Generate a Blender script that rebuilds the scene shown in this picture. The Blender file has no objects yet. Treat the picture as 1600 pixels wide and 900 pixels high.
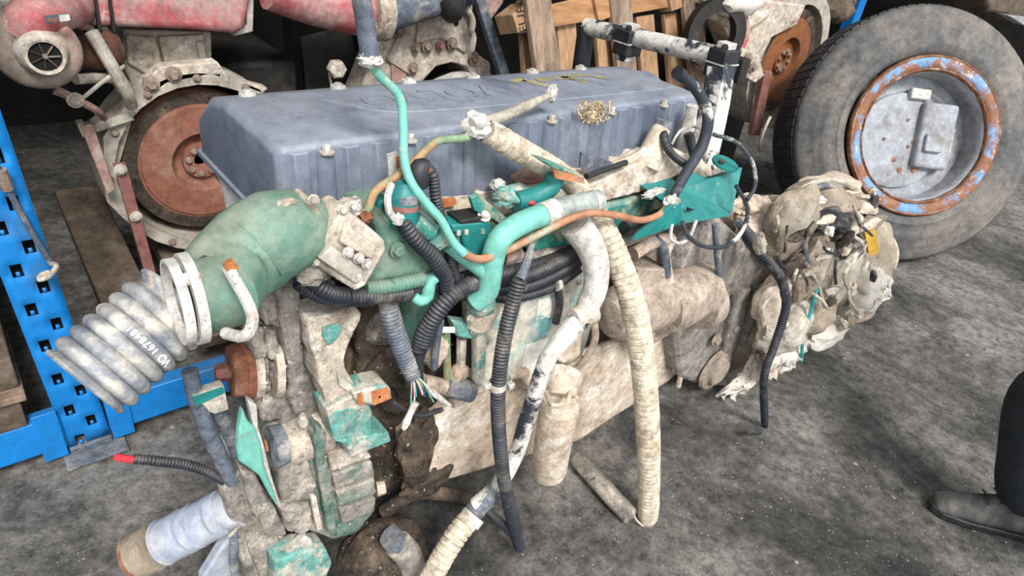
import bpy, bmesh, math, random
from mathutils import Vector, Matrix, noise
V = Vector
R2 = math.radians
random.seed(7)
scene = bpy.context.scene
COL = scene.collection

# ------------------------------------------------------------------ camera
# world frame: X along the main engine towards its gearbox, Y away from the viewer, Z up
FPX = 1025.0
CAM = V((0, 0, 1.5))
RIGHT = V((0.77089699, -0.62462339, 0.12475354))
DOWN = V((-0.25125532, -0.47817498, -0.84155776))
FWD = V((0.58531068, 0.61740936, -0.5255636))
cam_data = bpy.data.cameras.new('camera')
cam_data.sensor_width = 36.0
cam_data.lens = FPX / 1600 * 36.0
cam_data.clip_start = 0.02
cam = bpy.data.objects.new('camera', cam_data)
COL.objects.link(cam)
m = Matrix.Identity(4)
for i in range(3):
    m[i][0], m[i][1], m[i][2], m[i][3] = RIGHT[i], -DOWN[i], -FWD[i], CAM[i]
cam.matrix_world = m
scene.camera = cam

# ------------------------------------------------------------------ light
world = bpy.data.worlds.new('overcast_sky')
scene.world = world
world.use_nodes = True
bg = world.node_tree.nodes['Background']
bg.inputs['Color'].default_value = (0.93, 0.97, 1.0, 1)
bg.inputs['Strength'].default_value = 1.1
sun_data = bpy.data.lights.new('hazy_sun', 'SUN')
sun_data.energy = 2.7
sun_data.angle = R2(18)
sun_data.color = (1.0, 0.985, 0.96)
sun = bpy.data.objects.new('hazy_sun', sun_data)
COL.objects.link(sun)
sun.location = (-1, -6, 8)
sun.rotation_euler = V((0.22, 0.78, -0.9)).to_track_quat('-Z', 'Y').to_euler()
vs = scene.view_settings
vs.view_transform = 'Standard'
vs.look = 'None'
vs.exposure = 0.7
vs.gamma = 1.0
vs.use_curve_mapping = False


# ------------------------------------------------------------------ helpers
def P(px, py, **k):
    """world point seen at a photo pixel on a given plane (x=, y=, z= or distance d=)"""
    r = RIGHT * ((px - 800) / FPX) + DOWN * ((py - 450) / FPX) + FWD
    (ax, v), = k.items()
    if ax == 'd':
        return CAM + r * v
    i = 'xyz'.index(ax)
    return CAM + r * ((v - CAM[i]) / r[i])


def PY(lst):
    return [P(a, b, y=c) for a, b, c in lst]


def spline(pts, step):
    pts = [V(p) for p in pts]
    if len(pts) == 2:
        n = max(2, int((pts[1] - pts[0]).length / step))
        return [pts[0].lerp(pts[1], i / n) for i in range(n + 1)], [i / n for i in range(n + 1)]
    out, par = [], []
    ext = [pts[0] * 2 - pts[1]] + pts + [pts[-1] * 2 - pts[-2]]
    for i in range(1, len(ext) - 2):
        a, b, c, d = ext[i - 1:i + 3]
        n = max(2, int((c - b).length / step))
        for k in range(n):
            t = k / n
            out.append(0.5 * ((2 * b) + (c - a) * t + (2 * a - 5 * b + 4 * c - d) * t * t + (3 * b - a - 3 * c + d) * t ** 3))
            par.append(i - 1 + t)
    out.append(pts[-1]); par.append(len(pts) - 1)
    return out, par


class B:
    """collects shapes that end up as one mesh"""
    def __init__(self):
        self.v, self.f = [], []

    def add(self, vs, fs):
        o = len(self.v)
        self.v += [V(a) for a in vs]
        self.f += [tuple(i + o for i in f) for f in fs]
        return self

    def hexa(self, c8):
        return self.add(c8, [(0, 3, 2, 1), (4, 5, 6, 7), (0, 1, 5, 4), (1, 2, 6, 5), (2, 3, 7, 6), (3, 0, 4, 7)])

    def box(self, x0, x1, y0, y1, z0, z1):
        return self.hexa([(x0, y0, z0), (x1, y0, z0), (x1, y1, z0), (x0, y1, z0),
                          (x0, y0, z1), (x1, y0, z1), (x1, y1, z1), (x0, y1, z1)])

    def obox(self, c, ax, ay, az):
        """box from centre and three half axes"""
        c, ax, ay, az = V(c), V(ax), V(ay), V(az)
        return self.hexa([c - ax - ay - az, c + ax - ay - az, c + ax + ay - az, c - ax + ay - az,
                          c - ax - ay + az, c + ax - ay + az, c + ax + ay + az, c - ax + ay + az])

    def bar(self, a, b, w, t, up=(0, 0, 1)):
        """flat bar between two points, w wide across, t thick along up"""
        a, b = V(a), V(b)
        d = (b - a); L = d.length; d.normalize()
        s = d.cross(V(up)).normalized(); u = s.cross(d)
        return self.obox((a + b) / 2, d * L / 2, s * w / 2, u * t / 2)

    def prism(self, poly, vec):
        n = len(poly); vec = V(vec)
        vs = [V(p) for p in poly] + [V(p) + vec for p in poly]
        fs = [tuple(range(n)), tuple(range(2 * n - 1, n - 1, -1))]
        fs += [(i, i + n, (i + 1) % n + n, (i + 1) % n) for i in range(n)]
        return self.add(vs, fs)

    def tube(self, pts, r, n=10, cor=None, groove=None, step=0.012, cap=True, hollow=False, seed=0, wob=0.0):
        if cor:
            step = cor[0] / 4
        if groove:
            step = groove[0] / 6
        path, par = spline(pts, step)
        rr = r if isinstance(r, (list, tuple)) else [r] * len(pts)
        vs, fs = [], []
        t = (path[1] - path[0]).normalized()
        u = t.orthogonal().normalized()
        dist = 0
        for i, p in enumerate(path):
            if i:
                dist += (p - path[i - 1]).length
            tn = (path[min(i + 1, len(path) - 1)] - path[max(i - 1, 0)]).normalized()
            q = t.rotation_difference(tn); u = q @ u; t = tn
            u = (u - t * u.dot(t)).normalized()
            w = t.cross(u)
            k = min(int(par[i]), len(rr) - 2); fr = par[i] - k
            rad = rr[k] * (1 - fr) + rr[k + 1] * fr
            if cor:
                rad += cor[1] * (1 if (i // 2) % 2 else -1)
            if groove and i % 6 == 0:
                rad -= groove[1]
            for j in range(n):
                a = 2 * math.pi * j / n
                q2 = rad
                if wob:
                    q2 *= 1 + wob * noise.noise(p * 18 + V((math.cos(a) * 2, math.sin(a) * 2, seed)))
                vs.append(p + (u * math.cos(a) + w * math.sin(a)) * q2)
        m_ = len(path)
        for i in range(m_ - 1):
            for j in range(n):
                a = i * n + j; b = i * n + (j + 1) % n
                fs.append((a, b, b + n, a + n))
        if cap and not hollow:
            fs.append(tuple(range(n - 1, -1, -1)))
            fs.append(tuple((m_ - 1) * n + j for j in range(n)))
        return self.add(vs, fs)

    def lathe(self, o, axis, prof, n=24, squash=None):
        o = V(o); ax = V(axis).normalized()
        u = ax.orthogonal().normalized() if abs(ax.z) > 0.95 else ax.cross(V((0, 0, 1))).normalized()
        w = ax.cross(u)
        if squash:
            u = u * squash[0]; w = w * squash[1]
        vs, fs = [], []
        for t, r in prof:
            for j in range(n):
                a = 2 * math.pi * j / n
                vs.append(o + ax * t + (u * math.cos(a) + w * math.sin(a)) * r)
        for i in range(len(prof) - 1):
            for j in range(n):
                a = i * n + j; b = i * n + (j + 1) % n
                fs.append((a, b, b + n, a + n))
        if prof[0][1] > 1e-5:
            fs.append(tuple(range(n - 1, -1, -1)))
        if prof[-1][1] > 1e-5:
            fs.append(tuple((len(prof) - 1) * n + j for j in range(n)))
        return self.add(vs, fs)

    def ring(self, o, axis, r0, r1, t, n=32, squash=None):
        """flat annulus of thickness t, hollow"""
        o = V(o); ax = V(axis).normalized()
        u = ax.cross(V((0, 0, 1))).normalized() if abs(ax.z) < 0.95 else ax.orthogonal().normalized()
        w = ax.cross(u)
        if squash:
            u = u * squash[0]; w = w * squash[1]
        vs, fs = [], []
        for tt, r in ((0, r0), (0, r1), (t, r1), (t, r0)):
            for j in range(n):
                a = 2 * math.pi * j / n
                vs.append(o + ax * tt + (u * math.cos(a) + w * math.sin(a)) * r)
        for i in range(4):
            for j in range(n):
                a = i * n + j; b = i * n + (j + 1) % n
                i2 = (i + 1) % 4
                fs.append((a, b, i2 * n + (j + 1) % n, i2 * n + j))
        return self.add(vs, fs)

    def bolt(self, p, nrm, r=0.008, h=0.008, washer=True):
        p = V(p); nrm = V(nrm).normalized()
        if washer:
            self.lathe(p, nrm, [(0, r * 1.5), (r * 0.3, r * 1.5)], n=10)
        self.lathe(p, nrm, [(0, r), (h * 0.85, r), (h, r * 0.8)], n=6)
        return self

    def blob(self, c, rad, amp=0.25, fr=3.0, sub=3, seed=0.0, rot=None):
        bm = bmesh.new()
        bmesh.ops.create_icosphere(bm, subdivisions=sub, radius=1)
        c = V(c); s = V((seed * 3.7, seed * 1.3, seed * 2.1))
        vs = []
        for v in bm.verts:
            k = 1 + amp * noise.fractal(v.co * fr * 0.6 + s, 1.25, 2.1, 4)
            q = V((v.co.x * rad[0], v.co.y * rad[1], v.co.z * rad[2])) * k
            if rot is not None:
                q = rot @ q
            vs.append(c + q)
        bm.verts.index_update()
        fs = [tuple(v.index for v in f.verts) for f in bm.faces]
        bm.free()
        return self.add(vs, fs)

    def build(self, name, mat, parent=None, bevel=0, seg=2, rough=None, angle=35, solid=0):
        me = bpy.data.meshes.new(name)
        me.from_pydata([tuple(v) for v in self.v], [], self.f)
        bm = bmesh.new(); bm.from_mesh(me)
        if solid and rough is None:
            bmesh.ops.remove_doubles(bm, verts=bm.verts, dist=0.0002)
        bmesh.ops.recalc_face_normals(bm, faces=bm.faces)
        bm.to_mesh(me); bm.free()
        me.materials.append(mat)
        for p in me.polygons:
            p.use_smooth = True
        if rough is None:
            me.set_sharp_from_angle(angle=R2(angle))
        o = bpy.data.objects.new(name, me)
        COL.objects.link(o)
        if solid:
            s = o.modifiers.new('solid', 'SOLIDIFY'); s.thickness = solid; s.offset = 0
        if bevel:
            b = o.modifiers.new('bevel', 'BEVEL'); b.width = bevel; b.segments = seg
            b.limit_method = 'ANGLE'; b.angle_limit = R2(30)
        if rough:
            lv, st, sz = rough
            s = o.modifiers.new('sub', 'SUBSURF'); s.subdivision_type = 'SIMPLE'; s.levels = lv; s.render_levels = lv
            tx = TEX.get(sz)
            if tx is None:
                tx = bpy.data.textures.new('lumps', 'CLOUDS'); tx.noise_scale = sz; tx.noise_depth = 4
                TEX[sz] = tx
            d = o.modifiers.new('lumps', 'DISPLACE'); d.texture = tx; d.strength = st; d.mid_level = 0.5
            d.texture_coords = 'GLOBAL'
        if parent is not None:
            setpar(o, parent)
        return o


TEX = {}


def setpar(o, parent):
    o.parent = parent
    pm = Matrix.Identity(4)
    if parent.type == 'EMPTY':
        pm = Matrix.Translation(-parent.location)
    o.matrix_parent_inverse = pm


def thing(name, label, cat, loc, group=None):
    o = bpy.data.objects.new(name, None)
    o.empty_display_size = 0.1
    COL.objects.link(o)
    o.location = loc
    return tag(o, label, cat, group)


def tag(o, label, cat, group=None):
    o['label'] = label; o['category'] = cat
    if group:
        o['group'] = group
    return o


def struct(o, label=None):
    o['kind'] = 'structure'
    if label:
        o['label'] = label
    return o


def px_prism(pts, thick, bb=None, **plane):
    """plate: outline given in photo pixels on a real plane, extruded along that plane's axis"""
    (ax, v), = plane.items()
    vec = V((0, 0, 0)); vec['xyz'.index(ax)] = thick
    return (bb or B()).prism([P(a, b, **plane) for a, b in pts], vec)


# ------------------------------------------------------------------ materials
def grime(name, base, dirt=(0.42, 0.33, 0.25), amt=0.4, scale=6.0, rust=None, ramt=0.25, rough=0.75, bump=0.4,
          bscale=60.0, dust=0.0, metal=0.0, soft=0.12, vary=0.35, stretch=None, rscale=None, pits=0.0, crack=0.0, bdist=0.006, seed=None):
    mt = bpy.data.materials.new(name)
    mt.use_nodes = True
    nt = mt.node_tree; N = nt.nodes; L = nt.links
    bs = N['Principled BSDF']
    bs.inputs['Metallic'].default_value = metal
    tc = N.new('ShaderNodeTexCoord')
    vec = tc.outputs['Object']
    if stretch:
        mp = N.new('ShaderNodeMapping'); mp.inputs['Scale'].default_value = stretch
        L.new(vec, mp.inputs['Vector']); vec = mp.outputs['Vector']

    def nz(sc, det=6.0, ro=0.62, off=0.0, dist=0.0):
        n = N.new('ShaderNodeTexNoise')
        n.noise_dimensions = '4D'
        n.inputs['W'].default_value = off
        n.inputs['Scale'].default_value = sc
        n.inputs['Detail'].default_value = det
        n.inputs['Roughness'].default_value = ro
        n.inputs['Distortion'].default_value = dist
        L.new(vec, n.inputs['Vector'])
        return n.outputs['Fac']

    def ramp(src, lo, hi):
        r = N.new('ShaderNodeMapRange'); r.interpolation_type = 'SMOOTHSTEP'
        r.inputs['From Min'].default_value = lo; r.inputs['From Max'].default_value = hi
        L.new(src, r.inputs['Value'])
        return r.outputs['Result']

    def mix(fac, a, b, mode='MIX'):
        x = N.new('ShaderNodeMix'); x.data_type = 'RGBA'; x.blend_type = mode
        if isinstance(fac, float):
            x.inputs['Factor'].default_value = fac
        else:
            L.new(fac, x.inputs['Factor'])
        for s, c in ((6, a), (7, b)):
            if isinstance(c, tuple):
                x.inputs[s].default_value = (*c[:3], 1)
            else:
                L.new(c, x.inputs[s])
        return x.outputs[2]
    off = seed if seed is not None else sum(ord(c) for c in name) * 0.37
    col = base
    if amt > 0:
        th = 0.5 + (0.5 - amt) * 0.55
        f1 = ramp(nz(scale, 8, 0.68, off, 0.4), th - soft, th + soft)
        col = mix(f1, base, dirt)
    if dust > 0:
        g = N.new('ShaderNodeNewGeometry'); sx = N.new('ShaderNodeSeparateXYZ')
        L.new(g.outputs['Normal'], sx.inputs[0])
        up = ramp(sx.outputs['Z'], 0.15, 0.9)
        mu = N.new('ShaderNodeMath'); mu.operation = 'MULTIPLY'
        L.new(up, mu.inputs[0]); L.new(ramp(nz(scale * 1.7, 6, 0.6, off + 3), 0.25, 0.6), mu.inputs[1])
        mu2 = N.new('ShaderNodeMath'); mu2.operation = 'MULTIPLY'; mu2.inputs[1].default_value = dust
        L.new(mu.outputs[0], mu2.inputs[0])
        col = mix(mu2.outputs[0], col, dirt)
    if rust:
        th = 0.5 + (0.5 - ramt) * 0.5
        f2 = ramp(nz(rscale or scale * 1.6, 8, 0.7, off + 11, 0.6), th - soft * 0.6, th + soft * 0.6)
        col = mix(f2, col, rust)
    def grey(fac, lo, hi, f0=0.3, f1=0.7):
        v = N.new('ShaderNodeMapRange')
        v.inputs['From Min'].default_value = f0; v.inputs['From Max'].default_value = f1
        v.inputs['To Min'].default_value = lo; v.inputs['To Max'].default_value = hi
        L.new(fac, v.inputs['Value'])
        cc = N.new('ShaderNodeCombineColor')
        for i in range(3):
            L.new(v.outputs['Result'], cc.inputs[i])
        return cc.outputs[0]
    if vary > 0:
        col = mix(1.0, col, grey(nz(bscale * 0.4, 10, 0.8, off + 5), 1 - vary * 1.3, 1 + vary * 0.9, 0.38, 0.62), 'MULTIPLY')
    if pits > 0:
        col = mix(1.0, col, grey(nz(bscale * 2.2, 4, 0.7, off + 15), 1 - pits, 1.0, 0.34, 0.46), 'MULTIPLY')
    if isinstance(col, tuple):
        bs.inputs['Base Color'].default_value = (*col, 1)
    else:
        L.new(col, bs.inputs['Base Color'])
    bs.inputs['Roughness'].default_value = rough
    bs.inputs['Specular IOR Level'].default_value = 0.35
    if bump > 0:
        b = N.new('ShaderNodeBump'); b.inputs['Strength'].default_value = bump; b.inputs['Distance'].default_value = bdist
        hgt = nz(bscale, 10, 0.75, off + 8)
        if crack > 0:
            vo = N.new('ShaderNodeTexVoronoi'); vo.feature = 'DISTANCE_TO_EDGE'; vo.inputs['Scale'].default_value = crack
            wv_ = N.new('ShaderNodeMix'); wv_.data_type = 'RGBA'; wv_.blend_type = 'ADD'; wv_.inputs['Factor'].default_value = 0.04
            nn_ = N.new('ShaderNodeTexNoise'); nn_.inputs['Scale'].default_value = crack * 1.5; nn_.inputs['Detail'].default_value = 4
            L.new(vec, nn_.inputs['Vector']); L.new(vec, wv_.inputs[6]); L.new(nn_.outputs['Color'], wv_.inputs[7])
            L.new(wv_.outputs[2], vo.inputs['Vector'])
            mm_ = N.new('ShaderNodeMath'); mm_.operation = 'MULTIPLY_ADD'; mm_.inputs[1].default_value = 2.2
            L.new(ramp(vo.outputs['Distance'], 0.0, 0.06), mm_.inputs[0]); L.new(hgt, mm_.inputs[2])
            hgt = mm_.outputs[0]
        L.new(hgt, b.inputs['Height'])
        L.new(b.outputs['Normal'], bs.inputs['Normal'])
    return mt


TAN = (0.56, 0.43, 0.32)
MUDC = (0.34, 0.285, 0.235)
M = dict(
    floor=grime('dirty_concrete', (0.078, 0.072, 0.064), (0.225, 0.21, 0.19), 0.55, 2.2, (0.026, 0.025, 0.024), 0.42, 0.85, 1.0, 55, soft=0.17, vary=0.5, pits=0.5, rscale=1.1, seed=782.18),
    wall=grime('dark_block_wall', (0.02, 0.018, 0.016), (0.035, 0.03, 0.027), 0.4, 3, rough=0.95, bump=0.3),
    roof=grime('dark_roof_sheet', (0.03, 0.03, 0.03), amt=0, rough=0.9, bump=0),
    cover=grime('blue_black_plastic', (0.118, 0.142, 0.19), (0.31, 0.33, 0.375), 0.36, 4, (0.05, 0.057, 0.072), 0.18, 0.42, 0.25, 50, dust=0.7, soft=0.25, vary=0.16, pits=0.12),
    teal=grime('teal_paint', (0.026, 0.20, 0.165), (0.44, 0.39, 0.30), 0.4, 16, (0.30, 0.13, 0.06), 0.14, 0.5, 0.4, 70, dust=0.4, soft=0.08, vary=0.3, pits=0.2),
    tealc=grime('teal_paint_clean', (0.018, 0.19, 0.18), (0.22, 0.30, 0.27), 0.10, 12, (0.35, 0.13, 0.05), 0.05, 0.42, 0.15, 60, dust=0.08, vary=0.2),
    tealw=grime('teal_paint_chalky', (0.125, 0.32, 0.28), (0.54, 0.47, 0.39), 0.48, 13, (0.40, 0.28, 0.19), 0.24, 0.75, 0.6, 70, soft=0.07, vary=0.38, pits=0.35),
    mint=grime('mint_pipe_paint', (0.165, 0.44, 0.365), (0.33, 0.15, 0.07), 0.25, 11, (0.36, 0.46, 0.38), 0.2, 0.45, 0.15, 70, soft=0.06, vary=0.2, pits=0.1),
    copper=grime('rusty_mint_pipe', (0.38, 0.18, 0.10), (0.22, 0.45, 0.34), 0.32, 9, rough=0.55, bump=0.2, soft=0.08, vary=0.25),
    olive=grime('olive_rusty_pipe', (0.22, 0.32, 0.19), (0.42, 0.23, 0.11), 0.48, 20, rough=0.6, bump=0.3, vary=0.3, soft=0.07),
    elbow=grime('dusty_green_casting', (0.075, 0.185, 0.14), (0.31, 0.32, 0.245), 0.38, 6, (0.36, 0.20, 0.11), 0.16, 0.55, 0.25, 50, dust=0.28, soft=0.18, vary=0.22, pits=0.15),
    tan=grime('tan_dust_coat', (0.62, 0.50, 0.39), (0.34, 0.24, 0.17), 0.32, 8, (0.78, 0.71, 0.62), 0.36, 0.95, 0.8, 80, soft=0.12, vary=0.34, pits=0.3),
    mud=grime('grey_caked_mud', (0.31, 0.27, 0.235), (0.56, 0.49, 0.41), 0.42, 11, (0.11, 0.10, 0.09), 0.26, 0.95, 1.0, 70, soft=0.09, vary=0.45, pits=0.55),
    greyt=grime('grey_brown_crust', (0.28, 0.25, 0.22), (0.44, 0.39, 0.345), 0.4, 9, (0.13, 0.11, 0.095), 0.25, 0.95, 0.9, 70, soft=0.1, vary=0.42, pits=0.45),
    clay=grime('brown_clay_dust', (0.42, 0.34, 0.275), (0.29, 0.225, 0.175), 0.38, 9, (0.55, 0.46, 0.38), 0.26, 0.95, 0.8, 80, soft=0.12, vary=0.36, pits=0.3),
    casegreen=grime('dull_green_case', (0.12, 0.20, 0.16), (0.38, 0.335, 0.285), 0.5, 14, (0.20, 0.17, 0.145), 0.25, 0.8, 0.7, 70, soft=0.08, vary=0.4, pits=0.35),
    mudd=grime('dark_oily_mud', (0.065, 0.047, 0.034), (0.17, 0.118, 0.08), 0.36, 8, (0.022, 0.019, 0.016), 0.32, 0.7, 1.0, 60, vary=0.5, pits=0.4),
    dust=grime('pale_dust_casting', (0.54, 0.455, 0.37), (0.28, 0.22, 0.17), 0.32, 10, (0.74, 0.68, 0.60), 0.34, 0.95, 0.7, 80, soft=0.1, vary=0.36, pits=0.35),
    cream=grime('cream_dust_paint', (0.47, 0.43, 0.36), (0.25, 0.20, 0.155), 0.34, 7, (0.63, 0.59, 0.52), 0.22, 0.9, 0.6, 70, vary=0.32, pits=0.25),
    white=grime('white_paint_flaking', (0.60, 0.57, 0.53), (0.40, 0.32, 0.25), 0.38, 16, (0.08, 0.08, 0.09), 0.13, 0.7, 0.7, 80, soft=0.08, vary=0.28, pits=0.35),
    whiteblack=grime('white_over_black_paint', (0.72, 0.68, 0.62), (0.035, 0.04, 0.055), 0.42, 10, (0.50, 0.40, 0.30), 0.15, 0.55, 0.6, 80, soft=0.035, vary=0.28, pits=0.4),
    blackwhite=grime('black_paint_with_white', (0.035, 0.04, 0.052), (0.62, 0.60, 0.56), 0.34, 13, rough=0.5, bump=0.5, soft=0.05, vary=0.3, pits=0.2),
    black=grime('black_rubber', (0.018, 0.020, 0.024), (0.10, 0.09, 0.085), 0.25, 8, rough=0.5, bump=0.25, dust=0.3, vary=0.3),
    conduit=grime('dusty_black_conduit', (0.022, 0.026, 0.034), (0.18, 0.155, 0.135), 0.28, 12, rough=0.5, bump=0.15, dust=0.4, vary=0.35, soft=0.09),
    hosegrey=grime('grey_blue_rubber', (0.11, 0.13, 0.165), (0.36, 0.33, 0.30), 0.38, 13, (0.05, 0.055, 0.065), 0.25, 0.75, 0.6, 100, dust=0.3, vary=0.4, soft=0.09, pits=0.3),
    bellows=grime('dusty_grey_rubber', (0.17, 0.19, 0.225), (0.60, 0.55, 0.48), 0.46, 11, (0.50, 0.40, 0.26), 0.2, 0.65, 0.3, 60, dust=0.25, soft=0.1, vary=0.22, pits=0.15),
    silicone=grime('blue_grey_silicone', (0.33, 0.37, 0.46), (0.52, 0.50, 0.48), 0.42, 10, (0.22, 0.24, 0.32), 0.15, 0.7, 0.3, 60, soft=0.14, vary=0.2, pits=0.12),
    creamhose=grime('cream_woven_hose', (0.70, 0.60, 0.46), (0.42, 0.32, 0.22), 0.34, 14, (0.13, 0.125, 0.13), 0.2, 0.95, 0.9, 110, soft=0.10, vary=0.42, pits=0.35),
    sleeve=grime('grey_dusty_sleeve', (0.33, 0.36, 0.34), (0.20, 0.22, 0.20), 0.4, 14, rough=0.7, bump=0.35, vary=0.3),
    rust=grime('brown_rust', (0.25, 0.095, 0.05), (0.44, 0.27, 0.18), 0.36, 12, (0.09, 0.045, 0.03), 0.22, 0.9, 0.7, 80, vary=0.4, pits=0.3),
    rusto=grime('orange_rust', (0.50, 0.17, 0.06), (0.40, 0.26, 0.17), 0.34, 16, rough=0.9, bump=0.5, vary=0.35, pits=0.25),
    flywheel=grime('red_brown_flywheel', (0.24, 0.095, 0.06), (0.33, 0.19, 0.14), 0.35, 5, (0.08, 0.06, 0.05), 0.16, 0.7, 0.25, 80, vary=0.26, pits=0.2),
    flyorange=grime('orange_brown_flywheel', (0.28, 0.10, 0.035), (0.20, 0.085, 0.045), 0.4, 6, rough=0.75, bump=0.25, vary=0.26),
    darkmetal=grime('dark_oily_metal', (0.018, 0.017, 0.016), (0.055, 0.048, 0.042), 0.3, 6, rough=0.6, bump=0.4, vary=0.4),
    reddust=grime('dust_over_red_paint', (0.36, 0.29, 0.235), (0.30, 0.06, 0.06), 0.34, 8, (0.50, 0.43, 0.36), 0.2, 0.8, 0.4, 60, soft=0.12, vary=0.3, pits=0.2),
    redpaint=grime('worn_red_paint', (0.40, 0.085, 0.095), (0.46, 0.35, 0.31), 0.46, 8, (0.60, 0.50, 0.46), 0.16, 0.6, 0.3, 60, dust=0.5, soft=0.16, vary=0.28, pits=0.15),
    pink=grime('faded_red_bar', (0.36, 0.21, 0.18), (0.47, 0.38, 0.32), 0.4, 14, (0.22, 0.09, 0.07), 0.22, 0.85, 0.5, 80, vary=0.32, pits=0.25),
    oxide=grime('red_oxide_bar', (0.24, 0.10, 0.085), (0.34, 0.22, 0.19), 0.3, 14, rough=0.85, bump=0.35, vary=0.3),
    steel=grime('bright_bolt_steel', (0.60, 0.58, 0.55), (0.40, 0.31, 0.23), 0.4, 40, (0.25, 0.12, 0.07), 0.18, 0.45, 0.3, 100, metal=0.3, vary=0.3),
    oldsteel=grime('dull_bolt_steel', (0.28, 0.22, 0.18), (0.18, 0.10, 0.07), 0.4, 30, rough=0.75, bump=0.3, vary=0.3),
    blue=grime('blue_rack_paint', (0.008, 0.185, 0.52), (0.08, 0.15, 0.22), 0.2, 6, rough=0.45, bump=0.08, dust=0.3, vary=0.14),
    wood=grime('pale_pallet_wood', (0.40, 0.24, 0.13), (0.26, 0.15, 0.08), 0.45, 5, (0.50, 0.35, 0.23), 0.25, 0.85, 0.4, 60, stretch=(1, 1, 0.12), vary=0.3),
    woodh=grime('pale_pallet_wood_lying', (0.37, 0.195, 0.09), (0.24, 0.12, 0.06), 0.45, 5, (0.48, 0.31, 0.19), 0.2, 0.85, 0.4, 60, stretch=(0.12, 1, 1), vary=0.3),
    woodw=grime('weathered_pallet_wood', (0.29, 0.205, 0.145), (0.16, 0.11, 0.08), 0.45, 8, (0.43, 0.33, 0.24), 0.22, 0.9, 0.7, 60, stretch=(1, 1, 0.15), vary=0.42),
    wooddark=grime('old_dark_wood', (0.11, 0.08, 0.058), (0.19, 0.145, 0.11), 0.35, 6, rough=0.95, bump=0.6, vary=0.4),
    tyre=grime('worn_tyre_rubber', (0.085, 0.085, 0.088), (0.195, 0.172, 0.145), 0.44, 3.0, (0.05, 0.052, 0.06), 0.24, 0.75, 0.45, 70, soft=0.16, vary=0.3, pits=0.2),
    tread=grime('dark_tread_rubber', (0.04, 0.044, 0.052), (0.14, 0.135, 0.13), 0.3, 9, rough=0.75, bump=0.6, bscale=40, vary=0.35),
    rim=grime('rusty_rim', (0.24, 0.095, 0.05), (0.46, 0.33, 0.22), 0.36, 13, (0.11, 0.045, 0.028), 0.26, 0.85, 0.6, 80, vary=0.36),
    rimblue=grime('blue_rim_paint', (0.15, 0.30, 0.50), (0.25, 0.11, 0.06), 0.52, 9, (0.60, 0.48, 0.34), 0.3, 0.7, 0.4, 60, soft=0.05, vary=0.22),
    hub=grime('grey_hub_metal', (0.33, 0.34, 0.37), (0.20, 0.195, 0.19), 0.4, 6, (0.37, 0.33, 0.27), 0.18, 0.65, 0.35, 60, vary=0.26),
    wrap=grime('dusty_wrapping', (0.44, 0.355, 0.27), (0.62, 0.56, 0.48), 0.34, 10, (0.05, 0.048, 0.05), 0.24, 0.55, 1.0, 22, soft=0.08, vary=0.25, pits=0.2, bdist=0.02),
    wrapw=grime('white_plastic_sheet', (0.68, 0.63, 0.56), (0.62, 0.50, 0.39), 0.35, 10, rough=0.5, bump=0.8, bscale=30, vary=0.14, bdist=0.012),
    wrapd=grime('oily_black_wrapping', (0.022, 0.024, 0.03), (0.38, 0.33, 0.28), 0.34, 16, rough=0.25, bump=1.0, bscale=40, vary=0.35, bdist=0.012),
    yellow=grime('yellow_paint_mark', (0.62, 0.36, 0.03), (0.5, 0.36, 0.15), 0.25, 20, rough=0.7, bump=0.3, vary=0.25),
    chalk=grime('yellow_chalk', (0.36, 0.29, 0.08), (0.24, 0.245, 0.25), 0.5, 45, rough=0.9, bump=0.2, vary=0.35, soft=0.06),
    red=grime('red_plastic', (0.62, 0.04, 0.05), amt=0, rough=0.5, bump=0.05, vary=0.15),
    gap=grime('soot_black', (0.006, 0.006, 0.006), amt=0, rough=0.9, bump=0, vary=0),  # near-black colour painted in for the shade inside holes and bores
    trousers=grime('dark_work_trousers', (0.016, 0.020, 0.026), (0.04, 0.04, 0.042), 0.35, 5, rough=0.9, bump=0.5, bscale=50, vary=0.3, bdist=0.012),
    boot=grime('dusty_boot_leather', (0.06, 0.058, 0.056), (0.15, 0.14, 0.13), 0.5, 8, rough=0.8, bump=0.4, vary=0.35),
    shirt=grime('grey_work_shirt', (0.07, 0.08, 0.10), amt=0.2, rough=0.9, bump=0.2, vary=0.2),
    skin=grime('skin', (0.42, 0.25, 0.17), amt=0, rough=0.6, bump=0.05, vary=0.08),
    hair=grime('dark_hair', (0.02, 0.015, 0.012), amt=0, rough=0.6, bump=0.3, vary=0.2),
    letter=grime('white_print', (0.72, 0.71, 0.69), (0.5, 0.48, 0.45), 0.2, 60, rough=0.7, bump=0, vary=0.12),
    inkd=grime('black_stencil_ink', (0.03, 0.027, 0.025), amt=0, rough=0.9, bump=0, vary=0.1),
    chips=grime('pale_grit', (0.22, 0.20, 0.175), (0.46, 0.43, 0.39), 0.3, 3, rough=0.9, bump=0, vary=0.3),
    tealstring=grime('teal_cord', (0.04, 0.34, 0.37), amt=0, rough=0.7, bump=0.1, vary=0.3),
    label=grime('dirty_paper_label', (0.72, 0.68, 0.61), (0.20, 0.34, 0.36), 0.36, 22, rough=0.8, bump=0.2, soft=0.05, vary=0.3),
    unit=grime('dusty_unit_case', (0.62, 0.54, 0.44), (0.15, 0.36, 0.36), 0.38, 9, (0.70, 0.66, 0.60), 0.2, 0.75, 0.4, 70, soft=0.1, vary=0.3, pits=0.25),
    rustd=grime('dark_rust', (0.10, 0.045, 0.03), (0.17, 0.09, 0.06), 0.35, 9, rough=0.9, bump=0.5, vary=0.4),
    straw=grime('dry_nest_mud', (0.66, 0.51, 0.34), (0.30, 0.21, 0.13), 0.35, 45, rough=0.95, bump=1.0, bscale=90, vary=0.5),
)


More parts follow.
